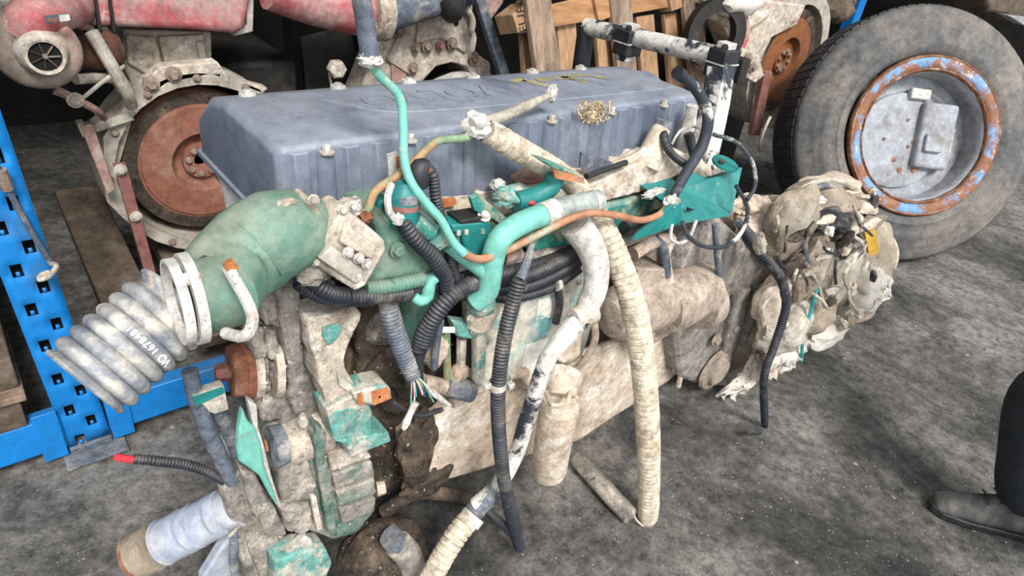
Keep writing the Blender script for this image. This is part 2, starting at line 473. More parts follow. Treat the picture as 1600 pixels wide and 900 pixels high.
def text(body, mat, parent, o, xd, yd, size, depth=0.0006, name='lettering', align='CENTER', bold=0.0):
    cu = bpy.data.curves.new('glyphs', 'FONT')
    cu.body = body; cu.size = size; cu.extrude = depth; cu.align_x = align; cu.align_y = 'CENTER'; cu.offset = bold
    cu.resolution_u = 3
    t = bpy.data.objects.new('glyphs', cu)
    COL.objects.link(t)
    dg = bpy.context.evaluated_depsgraph_get()
    me = bpy.data.meshes.new_from_object(t.evaluated_get(dg))
    bpy.data.objects.remove(t); bpy.data.curves.remove(cu)
    xd = V(xd).normalized(); yd = V(yd); yd = (yd - xd * yd.dot(xd)).normalized(); zd = xd.cross(yd)
    mm = Matrix.Identity(4)
    for i in range(3):
        mm[i][0], mm[i][1], mm[i][2], mm[i][3] = xd[i], yd[i], zd[i], o[i]
    me.transform(mm)
    me.materials.clear(); me.materials.append(mat)
    ob = bpy.data.objects.new(name, me)
    COL.objects.link(ob)
    if parent is not None:
        setpar(ob, parent)
    return ob
# ------------------------------------------------------------------ setting
def grid_plane(x0, x1, y0, y1, nx, ny, fz):
    b = B()
    vs = [(x0 + (x1 - x0) * i / nx, y0 + (y1 - y0) * j / ny, 0) for j in range(ny + 1) for i in range(nx + 1)]
    vs = [(x, y, fz(x, y)) for x, y, z in vs]
    fs = [(j * (nx + 1) + i, j * (nx + 1) + i + 1, (j + 1) * (nx + 1) + i + 1, (j + 1) * (nx + 1) + i) for j in range(ny) for i in range(nx)]
    return b.add(vs, fs)


def floor_h(x, y):
    return 0.006 * noise.fractal(V((x * 3, y * 3, 1.3)), 0.8, 2, 4) - 0.004


o = grid_plane(-4, 10, -4, 5, 220, 150, floor_h).build('floor', M['floor'], angle=180)
struct(o, 'dirty dark grey concrete floor strewn with pale grit')
o = B().box(-4, 10, 4.4, 4.6, -0.05, 4.2).build('wall_back', M['wall'])
struct(o, 'dark back wall of the store')
o = B().box(-1.2, -1.0, 1.2, 4.6, -0.05, 4.2).build('wall_left_blocker', M['wall'])  # added out of view to shut off light from the left
struct(o, 'added unseen dark wall blocking light from the left')
o = B().box(9, 9.2, -1.0, 4.6, -0.05, 4.2).build('wall_right', M['wall'])
struct(o, 'dark far side wall of the store')
o = B().box(-4.2, 10, 0.7, 4.6, 3.3, 3.45).build('shading_roof', M['roof'])  # unseen roof, front edge placed to keep the background dim
struct(o, 'added unseen dark roof that shades the stored engines')

# loose grit on the floor
b = B()
rg = random.Random(3)
for i in range(1700):
    px = rg.uniform(880, 1600) if i % 3 else rg.uniform(0, 900)
    py = rg.uniform(430, 900) if i % 3 else rg.uniform(600, 900)
    p = P(px, py, z=0)
    if p.x > 6 or (0.3 < p.x < 2.7 and 0.9 < p.y < 1.5):
        continue
    s = rg.choice([0.0008, 0.0011, 0.0013, 0.0017, 0.0022, 0.0055 if i % 23 == 0 else 0.0014]) * (0.7 + 0.35 * (p - CAM).length)
    a = rg.uniform(0, 6.3)
    ax = V((math.cos(a), math.sin(a), 0)) * s * rg.uniform(0.8, 1.7); ay = V((-math.sin(a), math.cos(a), 0)) * s
    c = V((p.x, p.y, floor_h(p.x, p.y) + s * 0.25)); h = V((0, 0, s * 0.6))
    b.add([c - ax, c - ay, c + ax, c + ay, c + h, c - h], [(0, 1, 4), (1, 2, 4), (2, 3, 4), (3, 0, 4), (1, 0, 5), (2, 1, 5), (3, 2, 5), (0, 3, 5)])
o = b.build('floor_grit', M['chips'], angle=20)
o['kind'] = 'stuff'; o['label'] = 'pale chips and grit scattered over the concrete floor'; o['category'] = 'grit'

# ------------------------------------------------------------------ blue rack
rack = thing('storage_rack', 'bright blue steel storage rack frame with slotted upright on the left', 'rack', (0.09, 1.7, 0))
b = B()
X0, Y0 = 0.008, 1.665
n_rack0 = len(bpy.data.objects)
cols = [0, .02, .042, .058, .08, .1]
pit = 0.11
for k in range(22):
    z0 = 0.03 + k * pit
    rows = [z0, z0 + .034, z0 + .055, z0 + .089, z0 + pit]
    for ri in range(4):
        for ci in range(5):
            if (ci == 1 and ri == 0) or (ci == 3 and ri == 2):
                continue
            b.add([(X0 + cols[ci], Y0, rows[ri]), (X0 + cols[ci + 1], Y0, rows[ri]), (X0 + cols[ci + 1], Y0, rows[ri + 1]), (X0 + cols[ci], Y0, rows[ri + 1])], [(0, 1, 2, 3)])
    # teardrop tongue at each slot
    for cx, zz in ((0.031, z0), (0.069, z0 + .055)):
        b.add([(X0 + cx - .004, Y0, zz), (X0 + cx + .004, Y0, zz), (X0 + cx + .004, Y0, zz + .013), (X0 + cx - .004, Y0, zz + .013)], [(0, 1, 2, 3)])
zt = 0.03 + 22 * pit
up = b.build('upright_face', M['blue'], rack, solid=0.003)
b = B().box(X0 - .001, X0 + .002, Y0, Y0 + .085, 0.0, zt).box(X0 + .098, X0 + .101, Y0, Y0 + .085, 0, zt)
b.build('upright_flange', M['blue'], rack)
B().box(X0 + .004, X0 + .096, Y0 + .03, Y0 + .032, 0.03, zt).build('upright_inner_shade', M['gap'], rack)  # black sheet behind the slots, its colour stands in for the inside shade
for o_ in rack.children:                     # the upright stands slightly out of plumb
    for v_ in o_.data.vertices:
        v_.co.x -= .04 * v_.co.z
B().box(X0 - .02, X0 + .13, Y0 - .06, Y0 + .10, 0.0, 0.008).box(X0 + .0, X0 + .1, Y0 - .012, Y0 + .09, 0.006, 0.03).build('foot_plate', M['hosegrey'], rack, bevel=0.002)
B().box(X0 + .102, 1.75, Y0 - .01, Y0 + .04, 0.045, 0.155).build('beam', M['blue'], rack, bevel=0.004)
B().box(-0.95, X0 - .001, Y0 - .01, Y0 + .04, 0.045, 0.155).build('beam', M['blue'], rack, bevel=0.004)
for dx, zz in ((-.06, .02), (.104, .02)):
    B().box(X0 + dx, X0 + dx + .055, Y0 - .016, Y0 - .008, zz, zz + .16).build('beam_bracket', M['blue'], rack, bevel=0.002)
# rear frame of the rack, seen far behind on the right
b = B().obox(P(1337, 12, y=2.35) + V((0, 0, -.6)), (0.05, 0, 0), (0, 0.04, 0), (0, 0, 1.0))
o = b.build('rack_post', M['blue'], None, bevel=0.004)
tag(o, 'far blue rack post showing above the big tyre', 'rack')

# rod with a hook leaning on the upright
rod = thing('hooked_rod', 'thin grey steel rod with looped end lying against blue upright', 'rod', P(70, 432, y=1.63))
B().tube([P(-6, 258, y=1.63), P(14, 298, y=1.635), P(48, 360, y=1.64), P(80, 412, y=1.64)], 0.0065, 8).build('shaft', M['hosegrey'], rod)
B().tube([P(80, 412, y=1.64), P(88, 414, y=1.62), P(86, 420, y=1.61), P(76, 432, y=1.61), P(62, 437, y=1.62), P(64, 430, y=1.63), P(78, 425, y=1.63)], 0.006, 8).build('hook', M['dust'], rod)
B().tube([P(0, 265, y=1.63), P(12, 296, y=1.635)], 0.012, 8).build('sleeve', M['oldsteel'], rod)

# old pallet in the left bay
pal = thing('old_pallet', 'old dark wooden pallet on the left end of the rack', 'pallet', (-0.12, 1.75, 0.155))
ztop = 0.155
b = B().box(-.32, -.06, 1.655, 1.80, ztop, ztop + .085); b.build('block', M['wooddark'], pal, bevel=0.004)
B().box(-.75, -.045, 1.645, 1.80, ztop + .087, ztop + .108).build('board', M['woodw'], pal, bevel=0.003)
B().box(-.17, -.05, 1.68, 2.6, ztop + .11, ztop + .20).build('stringer', M['wooddark'], pal, bevel=0.004)
B().box(-.75, -.045, 1.82, 1.96, ztop + .087, ztop + .108).build('board', M['wooddark'], pal, bevel=0.003)
B().obox((-.26, 1.95, .52), (.16, 0, 0), (0, .03, 0), (0.0, 0, .24)).build('side_board', M['wooddark'], pal, bevel=0.004)

# planks under the red engine
for k, (x0, x1) in enumerate(((.20, .34), (.42, .52), (.60, .70))):
    o = B().obox(((x0 + x1) / 2, 2.25, .22), ((x1 - x0) / 2, 0, 0), (0, .42, .10), (0, -.012, .03)).build('timber_baulk', M['wooddark'], None, bevel=0.005)
    tag(o, ['dark timber baulk nearest the blue upright under the red engine', 'dark timber baulk below the left rim of the big flywheel', 'dark timber baulk behind the green intake elbow'][k], 'timber', 'timbers under the red engine')


# ------------------------------------------------------------------ engine with red manifold, left
def flywheel(c, R, mat, parent, n=(0, -1, 0), rec=0.42, name='flywheel'):
    c = V(c)
    f = B().lathe(c, n, [(-.05, R), (-.012, R), (-.006, R * .985), (-.006, R * .80), (0, R * .79), (0, R * rec), (-.006, R * (rec - .02)), (-.035, R * (rec - .04)), (-.04, R * .26), (-.02, R * .25), (-.02, R * .11), (-.05, R * .10), (-.05, 0)], n=56).build(name, mat, parent)
    B().ring(c + V(n) * -.0058, n, R * .83, R * .99, .0012, 56).build('ring_gear', M['mudd'], f)
    nn = V(n).normalized(); u = nn.cross(V((0, 0, 1))).normalized(); w = u.cross(nn)
    for k in range(8):
        a = k * math.pi / 4 + .2
        B().bolt(c + nn * -.02 + (u * math.cos(a) + w * math.sin(a)) * R * .185, nn, R * .045, R * .05, False).build('flywheel_bolt', M['oldsteel'], f)
    for k in range(10):
        a = k * math.pi / 5 + .5
        B().lathe(c + nn * -.0055 + (u * math.cos(a) + w * math.sin(a)) * R * .90, nn, [(0, R * .016), (.001, R * .016)], n=8).build('rivet_hole', M['gap'], f)
    return f


def arc_plate(c, r0, r1, a0, a1, t, n=(0, -1, 0), steps=28, lump=0.0):
    c = V(c); nn = V(n).normalized(); u = nn.cross(V((0, 0, 1))).normalized() * -1; w = V((0, 0, 1)); w = (w - nn * w.dot(nn)).normalized()
    vs, fs = [], []
    for i in range(steps + 1):
        a = R2(a0 + (a1 - a0) * i / steps)
        d = u * math.cos(a) + w * math.sin(a)
        r1k = r1 * (1 + lump * noise.noise(V((a * 6, 1, c.x))))
        for tt, r in ((0, r0), (0, r1k), (t, r1k), (t, r0)):
            vs.append(c - nn * tt + d * r)
    for i in range(steps):
        for j in range(4):
            a = i * 4 + j; bb = i * 4 + (j + 1) % 4
            fs.append((a, bb, bb + 4, a + 4))
    if abs(a1 - a0) < 359:
        fs += [(3, 2, 1, 0), tuple(steps * 4 + j for j in range(4))]
    return B().add(vs, fs)


FY = 2.15
eng = thing('red_manifold_engine', 'dusty old engine with red intake manifold and brown flywheel, left background', 'engine', (0.65, 2.4, 0.2))
fc = P(325, 260, y=FY)
RO = .305
flywheel(fc + V((0, .035, 0)), .238, M['flywheel'], eng)
h = arc_plate(fc, .268, RO, 0, 360, .16, lump=.04).build('flywheel_housing', M['cream'], eng)
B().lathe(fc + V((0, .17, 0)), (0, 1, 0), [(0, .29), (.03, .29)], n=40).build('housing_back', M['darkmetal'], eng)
for a in range(0, 360, 30):
    d = V((math.cos(R2(a)), 0, math.sin(R2(a))))
    B().bolt(fc + d * .287, (0, -1, 0), .009, .01).build('housing_bolt', M['oldsteel'], h)
# starter lugs on the housing
px_prism([(145, 196), (200, 176), (212, 188), (150, 208)], .06, y=FY - .02).build('support_arm', M['cream'], eng, bevel=.004)
px_prism([(150, 205), (190, 200), (182, 235), (172, 262), (186, 262), (206, 190), (160, 195)], .05, y=FY + .03).build('gusset', M['dust'], eng, bevel=.004)
px_prism([(126, 198), (145, 194), (181, 296), (168, 305)], .035, y=FY - .06).build('flat_bar', M['pink'], eng, bevel=.003)
px_prism([(122, 196), (134, 194), (140, 212), (130, 216)], .05, y=FY - .05).build('lug', M['cream'], eng, bevel=.004)
st = px_prism([(178, 258), (197, 256), (250, 448), (232, 446)], .02, y=FY - .09).build('support_strap', M['oxide'], eng, bevel=.002)
for q in ((188, 265), (212, 338)):
    B().bolt(P(*q, y=FY - .092), (0, -1, 0), .012, .014).build('strap_bolt', M['cream'], st)
# block and rear of the cylinder heads
bk = B().prism([P(a, b_, y=FY + .12) for a, b_ in ((192, 46), (330, 50), (332, 108), (352, 122), (300, 135), (240, 160), (215, 150), (196, 110))], (0, .55, 0)).build('engine_block', M['cream'], eng, bevel=.006)
px_prism([(248, 58), (318, 54), (324, 106), (262, 116)], .02, y=FY + .10).build('side_plate', M['dust'], bk, bevel=.004)
px_prism([(306, 66), (318, 64), (326, 104), (316, 106)], .02, y=FY + .09).build('rib', M['cream'], bk, bevel=.004)
px_prism([(196, 54), (244, 58), (258, 112), (232, 120), (200, 100)], .02, y=FY + .105).build('side_plate', M['dust'], bk, bevel=.008)
for q in ((236, 131), (271, 116)):
    B().bolt(P(*q, y=FY - .002), (0, -1, 0), .016, .016).build('block_bolt', M['oldsteel'], bk)
px_prism([(228, 128), (250, 104), (340, 96), (358, 122), (420, 138), (410, 148), (330, 118), (262, 132), (236, 150)], .05, y=FY + .0).build('housing_flange', M['dust'], eng, bevel=.006)
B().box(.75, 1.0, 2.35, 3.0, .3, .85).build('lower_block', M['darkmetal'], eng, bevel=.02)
# red intake manifold
b = B()
prof = [(140, -28), (392, -60), (396, -20), (384, 48), (365, 54), (300, 48), (178, 44), (140, 46)]
mf = px_prism(prof, .17, y=FY - .02).build('intake_manifold', M['redpaint'], eng, bevel=.022, seg=4)
px_prism([(384, -40), (398, -40), (396, 50), (366, 57), (372, 48), (386, 40)], .15, y=FY + .02).build('end_flange', M['cream'], mf, bevel=.004)
for xx in (152, 174):
    px_prism([(xx - 5, -10), (xx - 1, -10), (xx + 8, 50), (xx + 2, 51)], .19, y=FY - .035).build('hose_clamp', M['darkmetal'], mf, bevel=.002)
px_prism([(112, -30), (142, -30), (142, 50), (122, 50), (116, 40)], .16, y=FY - .025).build('crossover_sleeve', M['redpaint'], mf, bevel=.02, seg=3)
px_prism([(118, 20), (143, 18), (145, 29), (120, 30)], .004, y=FY - .0305).build('paint_chip', M['letter'], mf)
tg = px_prism([(70, 25), (108, 21), (110, 33), (73, 37)], .003, y=FY - .262).build('maker_plate', M['hosegrey'], mf)
px_prism([(92, 24), (108, 22), (110, 32), (94, 34)], .002, y=FY - .2635).build('plate_field', M['label'], tg)
px_prism([(74, 29), (90, 27), (91, 33), (75, 35)], .002, y=FY - .2635).build('plate_field', M['oxide'], tg)
# turbo compressor
tc_ = P(66, 82, y=FY - .23)
tb = thing_t = None
spiral = []
rr = []
for k in range(26):
    a = R2(75 + k * 13.4)
    rad = .072 - .00035 * k
    spiral.append(tc_ + V((math.cos(a) * rad * 1.0, .03, math.sin(a) * rad)))
    rr.append(.036 - .0006 * k)
tb = B().tube(spiral, rr, 14, step=.02).build('turbo_volute', M['reddust'], eng)
B().tube([P(20, 50, y=FY - .2), P(40, 28, y=FY - .2), P(75, 22, y=FY - .18), P(125, 8, y=FY + .04)], [.036, .042, .046, .05], 14).build('compressor_outlet', M['redpaint'], eng)
B().lathe(tc_ + V((0, .045, 0)), (0, -1, 0), [(0, .07), (.03, .062), (.05, .052), (.085, .044), (.09, .04), (.088, .034), (.03, .03), (.03, 0)], n=32).build('turbo_inlet', M['dust'], tb)
B().lathe(tc_ + V((0, -.036, 0)), (0, -1, 0), [(0, .033), (.0005, .033)], n=24).build('inlet_bore', M['gap'], tb)
w_ = B()
for k in range(7):
    a = k * 2 * math.pi / 7
    d = V((math.cos(a), 0, math.sin(a))); e = V((-math.sin(a), 0, math.cos(a)))
    w_.obox(tc_ + V((0, -.038, 0)) + d * .017, d * .013, e * .0012 + V((0, .003, 0)), V((0, .002, 0)))
w_.lathe(tc_ + V((0, -.036, 0)), (0, -1, 0), [(0, .007), (.008, .005), (.01, 0)], n=10)
w_.build('compressor_wheel', M['oldsteel'], tb)
px_prism([(100, 60), (112, 48), (128, 75), (128, 110), (112, 128), (108, 100)], .05, y=FY - .2).build('turbo_backplate', M['dust'], tb, bevel=.006)
B().lathe(P(145, 80, y=FY - .02), (1, .1, .1), [(-.05, .035), (0, .05), (.05, .05), (.07, .035)], n=20).build('turbine_housing', M['rustd'], tb)
B().tube([P(143, 50, y=FY - .1), P(170, 95, y=FY - .1), P(196, 140, y=FY - .09), P(206, 165, y=FY - .05)], .017, 10).build('coolant_pipe', M['cream'], eng)
B().tube([P(118, 124, y=FY - .08), P(150, 122, y=FY - .04), P(178, 124, y=FY), P(190, 140, y=FY + .03)], .014, 10).build('oil_pipe', M['dust'], eng)
B().tube([P(85, 140, y=FY - .12), P(118, 155, y=FY - .12), P(150, 172, y=FY - .11), P(163, 185, y=FY - .05)], [.013, .011, .01, .009], 8).build('drain_pipe', M['pink'], eng)
B().bolt(P(117, 156, y=FY - .13), (0, -1, 0), .014, .012).build('pipe_union', M['dust'], eng)
B().tube([P(128, 154, y=FY - .13), P(160, 128, y=FY - .11), P(190, 106, y=FY - .06), P(193, 103, y=FY)], .0055, 6).build('boost_line', M['cream'], eng)
B().blob(P(30, 8, y=FY + .1), (.09, .06, .05), .4, 4, 3, 5).build('dirt_crust', M['mud'], eng)
px_prism([(305, 382), (316, 380), (322, 403), (310, 408), (311, 400), (315, 398), (312, 388), (308, 390), (310, 408), (304, 400)], .006, y=1.7).build('lifting_tab', M['white'], eng)

# ------------------------------------------------------------------ second engine, middle
BY = 2.25
e2 = thing('tan_housing_engine', 'tan dusty engine with exposed flywheel housing behind the valve cover', 'engine', (1.45, 2.5, 0.2))
hb = px_prism([(545, -40), (742, -40), (738, 30), (746, 60), (742, 82), (766, 98), (768, 122), (745, 130), (730, 104), (706, 98), (682, 104), (660, 128), (640, 150), (560, 150), (584, 90), (584, 40)], .12, y=BY).build('flywheel_housing', M['dust'], e2, bevel=.006)
px_prism([(605, 95), (622, 60), (632, 62), (655, 110), (640, 118)], .02, y=BY - .018).build('rib', M['dust'], hb, bevel=.006)
px_prism([(612, 98), (632, 96), (638, 130), (612, 135)], .012, y=BY - .011).build('pad', M['pink'], hb, bevel=.004)
px_prism([(655, 22), (720, 14), (736, 55), (728, 85), (690, 60), (650, 70)], .015, y=BY - .013).build('pad', M['dust'], hb, bevel=.008)
for k, q in enumerate(((623, 49), (644, 106), (667, 72), (688, 71), (650, 75), (740, 90), (706, 68))):
    B().bolt(P(*q, y=BY - .014), (0, -1, 0), .017 if k not in (3, 4) else .012, .018).build('housing_bolt', M['oldsteel'] if k != 3 else M['redpaint'], hb)
B().lathe(P(713, 36, y=BY - .016), (0, -1, 0), [(0, .011), (.002, .011)], n=12).build('bolt_hole', M['gap'], hb)
f2 = P(713, 205, y=BY + .05)
flywheel(f2, .235, M['dust'], e2)
arc_plate(f2 + V((0, -.06, 0)), .252, .27, 20, 160, .06, lump=.03).build('housing_rim', M['white'], e2)
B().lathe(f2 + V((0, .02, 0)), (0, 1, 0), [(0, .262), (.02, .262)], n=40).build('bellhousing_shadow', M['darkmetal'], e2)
B().tube([P(420, -22, y=BY - .1), P(490, 2, y=BY - .1), P(552, 16, y=BY - .1), P(580, 20, y=BY - .1)], [.07, .075, .08, .08], 16).build('intake_pipe', M['redpaint'], e2)
B().tube([P(575, 20, y=BY - .12), P(600, 22, y=BY - .12)], .09, 18).build('hose_clamp', M['dust'], e2)
B().tube([P(590, 20, y=BY - .1), P(640, 5, y=BY - .1), P(680, -2, y=BY - .08), P(725, -20, y=BY)], [.075, .07, .06, .07], 16).build('dark_elbow', M['hosegrey'], e2)
B().tube([P(690, -10, y=BY - .12), P(705, 12, y=BY - .12), P(700, 22, y=BY - .1)], [.05, .055, .04], 14).build('breather', M['darkmetal'], e2)
B().tube([P(724, 5, y=BY - .02), P(738, 30, y=BY - .02), P(736, 52, y=BY - .02)], .013, 8).build('oil_line', M['dust'], e2)
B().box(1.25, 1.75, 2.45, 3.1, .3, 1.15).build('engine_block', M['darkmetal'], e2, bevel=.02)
B().bolt(P(523, 106, y=1.9), (0, -1, 0), .028, .03, False).build('stud_nut', M['dust'], e2)
B().tube([P(514, 110, y=1.9), P(516, 124, y=1.9), P(521, 145, y=1.9)], .004, 6).build('lock_wire', M['cream'], e2)
# dark panel added to stand for the shaded gap, green prop between the engines
o = px_prism([(470, 60), (548, 40), (566, 150), (480, 160)], .02, y=2.4).build('gap_shade_plate', M['darkmetal'], None, bevel=.002)
tag(o, 'added dark plate standing for the shade between the two left background engines', 'plate')
o = px_prism([(738, -20), (752, -20), (800, 125), (786, 128)], .03, y=2.1).build('green_prop', M['hosegrey'], None, bevel=.002)
tag(o, 'grey green steel prop leaning between tan engine and pallet', 'prop')
o = px_prism([(746, -30), (796, -30), (786, 6), (766, 34), (752, 10)], .04, y=2.2).build('pink_casting', M['pink'], None, bevel=.006)
tag(o, 'pinkish dusty casting hanging above the green prop', 'engine part')

# ------------------------------------------------------------------ third engine, right
CY = 1.95
e3 = thing('orange_flywheel_engine', 'dusty engine with orange brown flywheel beside the big tyre', 'engine', (3.7, 2.3, 0))
c3 = P(1233, 97, y=CY)
flywheel(c3 + V((0, .02, 0)), .285, M['flyorange'], e3, rec=.46)
arc_plate(c3, .31, .385, 0, 360, .18, lump=.05).build('flywheel_housing', M['cream'], e3)
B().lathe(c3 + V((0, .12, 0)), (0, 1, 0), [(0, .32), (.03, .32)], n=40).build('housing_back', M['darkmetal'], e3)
px_prism([(1120, 5), (1195, 0), (1260, 8), (1245, 40), (1205, 60), (1170, 100), (1150, 90)], .12, y=CY - .01).build('block_face', M['dust'], e3, bevel=.01)
px_prism([(1185, -20), (1242, -20), (1250, 12), (1190, 20)], .1, y=CY + .03).build('head_casting', M['pink'], e3, bevel=.01)
px_prism([(1150, 70), (1186, 86), (1195, 118), (1180, 130), (1158, 118)], .08, y=CY - .12).build('mount_bracket', M['dust'], e3, bevel=.006)
for q in ((1163, 108), (1176, 105), (1168, 90)):
    B().bolt(P(*q, y=CY - .125), (0, -1, 0), .018, .02).build('bracket_bolt', M['oldsteel'], e3)
px_prism([(1196, 112), (1207, 112), (1188, 212), (1174, 212)], .03, y=CY - .08).build('support_strap', M['oxide'], e3, bevel=.003)
B().tube([P(1106, 16, y=CY), P(1130, 30, y=CY), P(1160, 40, y=CY), P(1195, 20, y=CY - .02)], .03, 10).build('water_pipe', M['dust'], e3)
B().blob(P(1150, 4, y=CY - .05), (.16, .1, .07), .2, 3, 3, 2).build('alternator', M['wrapw'], e3)
rg_ = B().ring(P(1112, 52, y=CY - .05), (-.4, -1, .1), .10, .155, .05)
rg_.build('pulley', M['darkmetal'], e3)
B().ring(P(1118, 55, y=CY + .0), (-.4, -1, .1), .12, .165, .04).build('red_band', M['redpaint'], e3)
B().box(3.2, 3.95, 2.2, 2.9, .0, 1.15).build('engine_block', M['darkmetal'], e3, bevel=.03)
B().blob(P(1290, 8, y=2.2), (.2, .15, .12), .35, 3, 3, 8).build('intake_casting', M['wooddark'], e3)
o = px_prism([(1540, -40), (1640, -40), (1640, 40), (1610, 40), (1570, 24), (1545, 20)], .2, y=1.35).build('brown_machine_part', M['wooddark'], None, bevel=.02)
tag(o, 'brown machine part at the top right corner behind the tyre', 'machine part')
o = px_prism([(1575, 24), (1660, 34), (1660, 48), (1600, 40)], .06, y=1.2).build('grey_angle_bar', M['hub'], None, bevel=.004)
tag(o, 'pale grey angle bar behind the upper right of the tyre', 'bar')
# heap of parts and sacks low behind the valve cover's right end
o = B().blob(V((2.55, 1.62, .28)), (.28, .22, .30), .2, 2.0, 4, 3).build('rubble_sack', M['greyt'], None)
tag(o, 'grey dusty sack on the floor between engine and tyre', 'sack')
B().tube([P(1204, 182, y=1.72), P(1197, 196, y=1.72), P(1188, 220, y=1.74), P(1186, 236, y=1.8)], .008, 6).build('loose_cord', M['wrapw'], e3)

# ------------------------------------------------------------------ leaning pallet
pn = V((0.10, -1.0, 0.30)).normalized()          # face normal, leaning back
p0 = V((2.2, 2.0, 0.9))


def PP(px, py, off=0.0):
    r = RIGHT * ((px - 800) / FPX) + DOWN * ((py - 450) / FPX) + FWD
    t = (p0 + pn * off - CAM).dot(pn) / r.dot(pn)
    return CAM + r * t


def slab(pts, off, t):
    return B().prism([PP(a, b_, off) for a, b_ in pts], -pn * t)


pl = thing('euro_pallet', 'pale wooden pallet stamped EUR leaning upright behind the engine', 'pallet', (2.3, 1.75, 0))
slab([(812, 2), (832, -14), (866, 240), (828, 250)], -.02, .022).build('board', M['wood'], pl, bevel=.003)
bl = slab([(801, 22), (827, 2), (833, 40), (810, 52)], .03, .10).build('block', M['wood'], pl, bevel=.003)
slab([(820, -20), (856, -40), (880, 130), (846, 160)], .055, .024).build('board', M['woodw'], pl, bevel=.003)
slab([(856, 8), (1066, -40), (1066, 8), (864, 43)], .028, .024).build('cross_board', M['woodh'], pl, bevel=.003)
slab([(928, -6), (958, -14), (962, 24), (936, 34)], .045, .07).build('block', M['woodh'], pl, bevel=.003)
slab([(950, -40), (984, -40), (1000, 160), (972, 170)], .055, .024).build('board', M['woodw'], pl, bevel=.003)
slab([(1044, -20), (1068, -20), (1066, 12), (1050, 18)], .045, .07).build('block', M['wood'], pl, bevel=.003)
slab([(1064, -40), (1094, -40), (1112, 160), (1086, 175)], .055, .024).build('board', M['woodw'], pl, bevel=.003)
for q in ([(870, 30), (900, 26), (908, 210), (884, 215)], [(930, 30), (964, 26), (974, 210), (946, 215)], [(995, 26), (1022, 22), (1036, 200), (1012, 205)], [(1038, 22), (1066, 16), (1086, 190), (1052, 200)]):
    slab(q, .0, .022).build('board', M['wood'], pl, bevel=.003)
ex = (PP(807, 50, .031) - PP(803, 22, .031)); ey = (PP(828, 6, .031) - PP(803, 22, .031))
text('EUR', M['inkd'], bl, PP(816, 29, .0315), -ex, ey * -1, .060, name='stamp')

def open_lathe(o, ax, prof, n, jag=0.0):
    bb = B(); o = V(o); ax = V(ax).normalized(); u = ax.cross(V((0, 0, 1))).normalized(); w = ax.cross(u)
    vs, fs = [], []
    for i, (t, r) in enumerate(prof):
        for j in range(n):
            a = 2 * math.pi * j / n
            r2 = r + (jag * max(0, noise.noise(V((math.cos(a) * 5, math.sin(a) * 5, i))) ) if jag else 0)
            vs.append(o + ax * t + (u * math.cos(a) + w * math.sin(a)) * r2)
    for i in range(len(prof) - 1):
        for j in range(n):
            a = i * n + j; b2 = i * n + (j + 1) % n
            fs.append((a, b2, b2 + n, a + n))
    return bb.add(vs, fs)


# ------------------------------------------------------------------ big truck wheel
az = R2(232)
wn = V((math.cos(az), math.sin(az), .4)).normalized()
wc = P(1436, 213, d=3.4)
wv = (V((0, 0, 1)) - wn * wn.z).normalized()
WR = .655
wh = thing('spare_wheel_assembly', 'large worn truck tyre on a rusty blue rim leaning at right', 'wheel', (wc.x, wc.y, 0))
ty = open_lathe(wc, wn, [(-.30, .39), (-.37, .44), (-.37, .52), (-.34, .60), (-.29, .645), (-.26, WR - .006), (-.06, WR - .006), (-.03, WR - .004), (-.008, .635), (0, .61), (.022, .575), (.024, .572), (.028, .54), (.032, .537), (.033, .50), (.03, .46), (.034, .457), (.03, .43), (.012, .408), (-.01, .395), (-.05, .39)], 96)
tyre = ty.build('tyre', M['tyre'], wh, angle=60)
b = B()
uu = wv.cross(wn)
for k in range(80):
    a = 2 * math.pi * k / 80
    d = uu * math.cos(a) + wv * math.sin(a); e = -uu * math.sin(a) + wv * math.cos(a)
    for t0, sk in ((-.075, .25), (-.145, -.25), (-.215, .25)):
        b.obox(wc + wn * t0 + d * (WR - .004), wn * .030, e * .021 + wn * .004 * sk, d * .007)
tr = b.build('tread_blocks', M['tread'], tyre, bevel=0)
tr['kind'] = 'stuff'
wr = wc + wn * .0 + (P(1452, 219, d=3.4) - wc) * .25
n_ = 80
pr = [(.0, .402), (.024, .405), (.034, .399), (.033, .392)]
pr2 = [(.033, .392), (.024, .366), (.020, .342), (.012, .326), (-.04, .322), (-.15, .318), (-.26, .312)]


rim = open_lathe(wr, wn, pr, n_).build('rim_flange', M['rim'], wh, angle=60, solid=.004)
open_lathe(wr, wn, pr2[:3], n_).build('rim_paint_band', M['rimblue'], rim, angle=60, solid=.004)
open_lathe(wr, wn, [(.020, .342), (.026, .334), (.012, .326)], n_, jag=.010).build('rim_lip', M['rim'], rim, angle=60, solid=.004)
open_lathe(wr, wn, [(.012, .326), (-.04, .322), (-.15, .318), (-.26, .312)], n_).build('rim_well', M['hub'], rim, angle=60, solid=.004)
hubc = wr - wn * .11
hb_ = B().lathe(hubc, wn, [(-.1, .318), (-.015, .318), (-.008, .30), (-.008, .25), (-.02, .235), (-.02, 0)], n=56).build('hub_face', M['hub'], wh)
uw = wn.cross(V((0, 0, 1))).normalized(); ww = uw.cross(wn)


def wp(a, b_, t):
    return hubc + uw * a + ww * b_ + wn * t


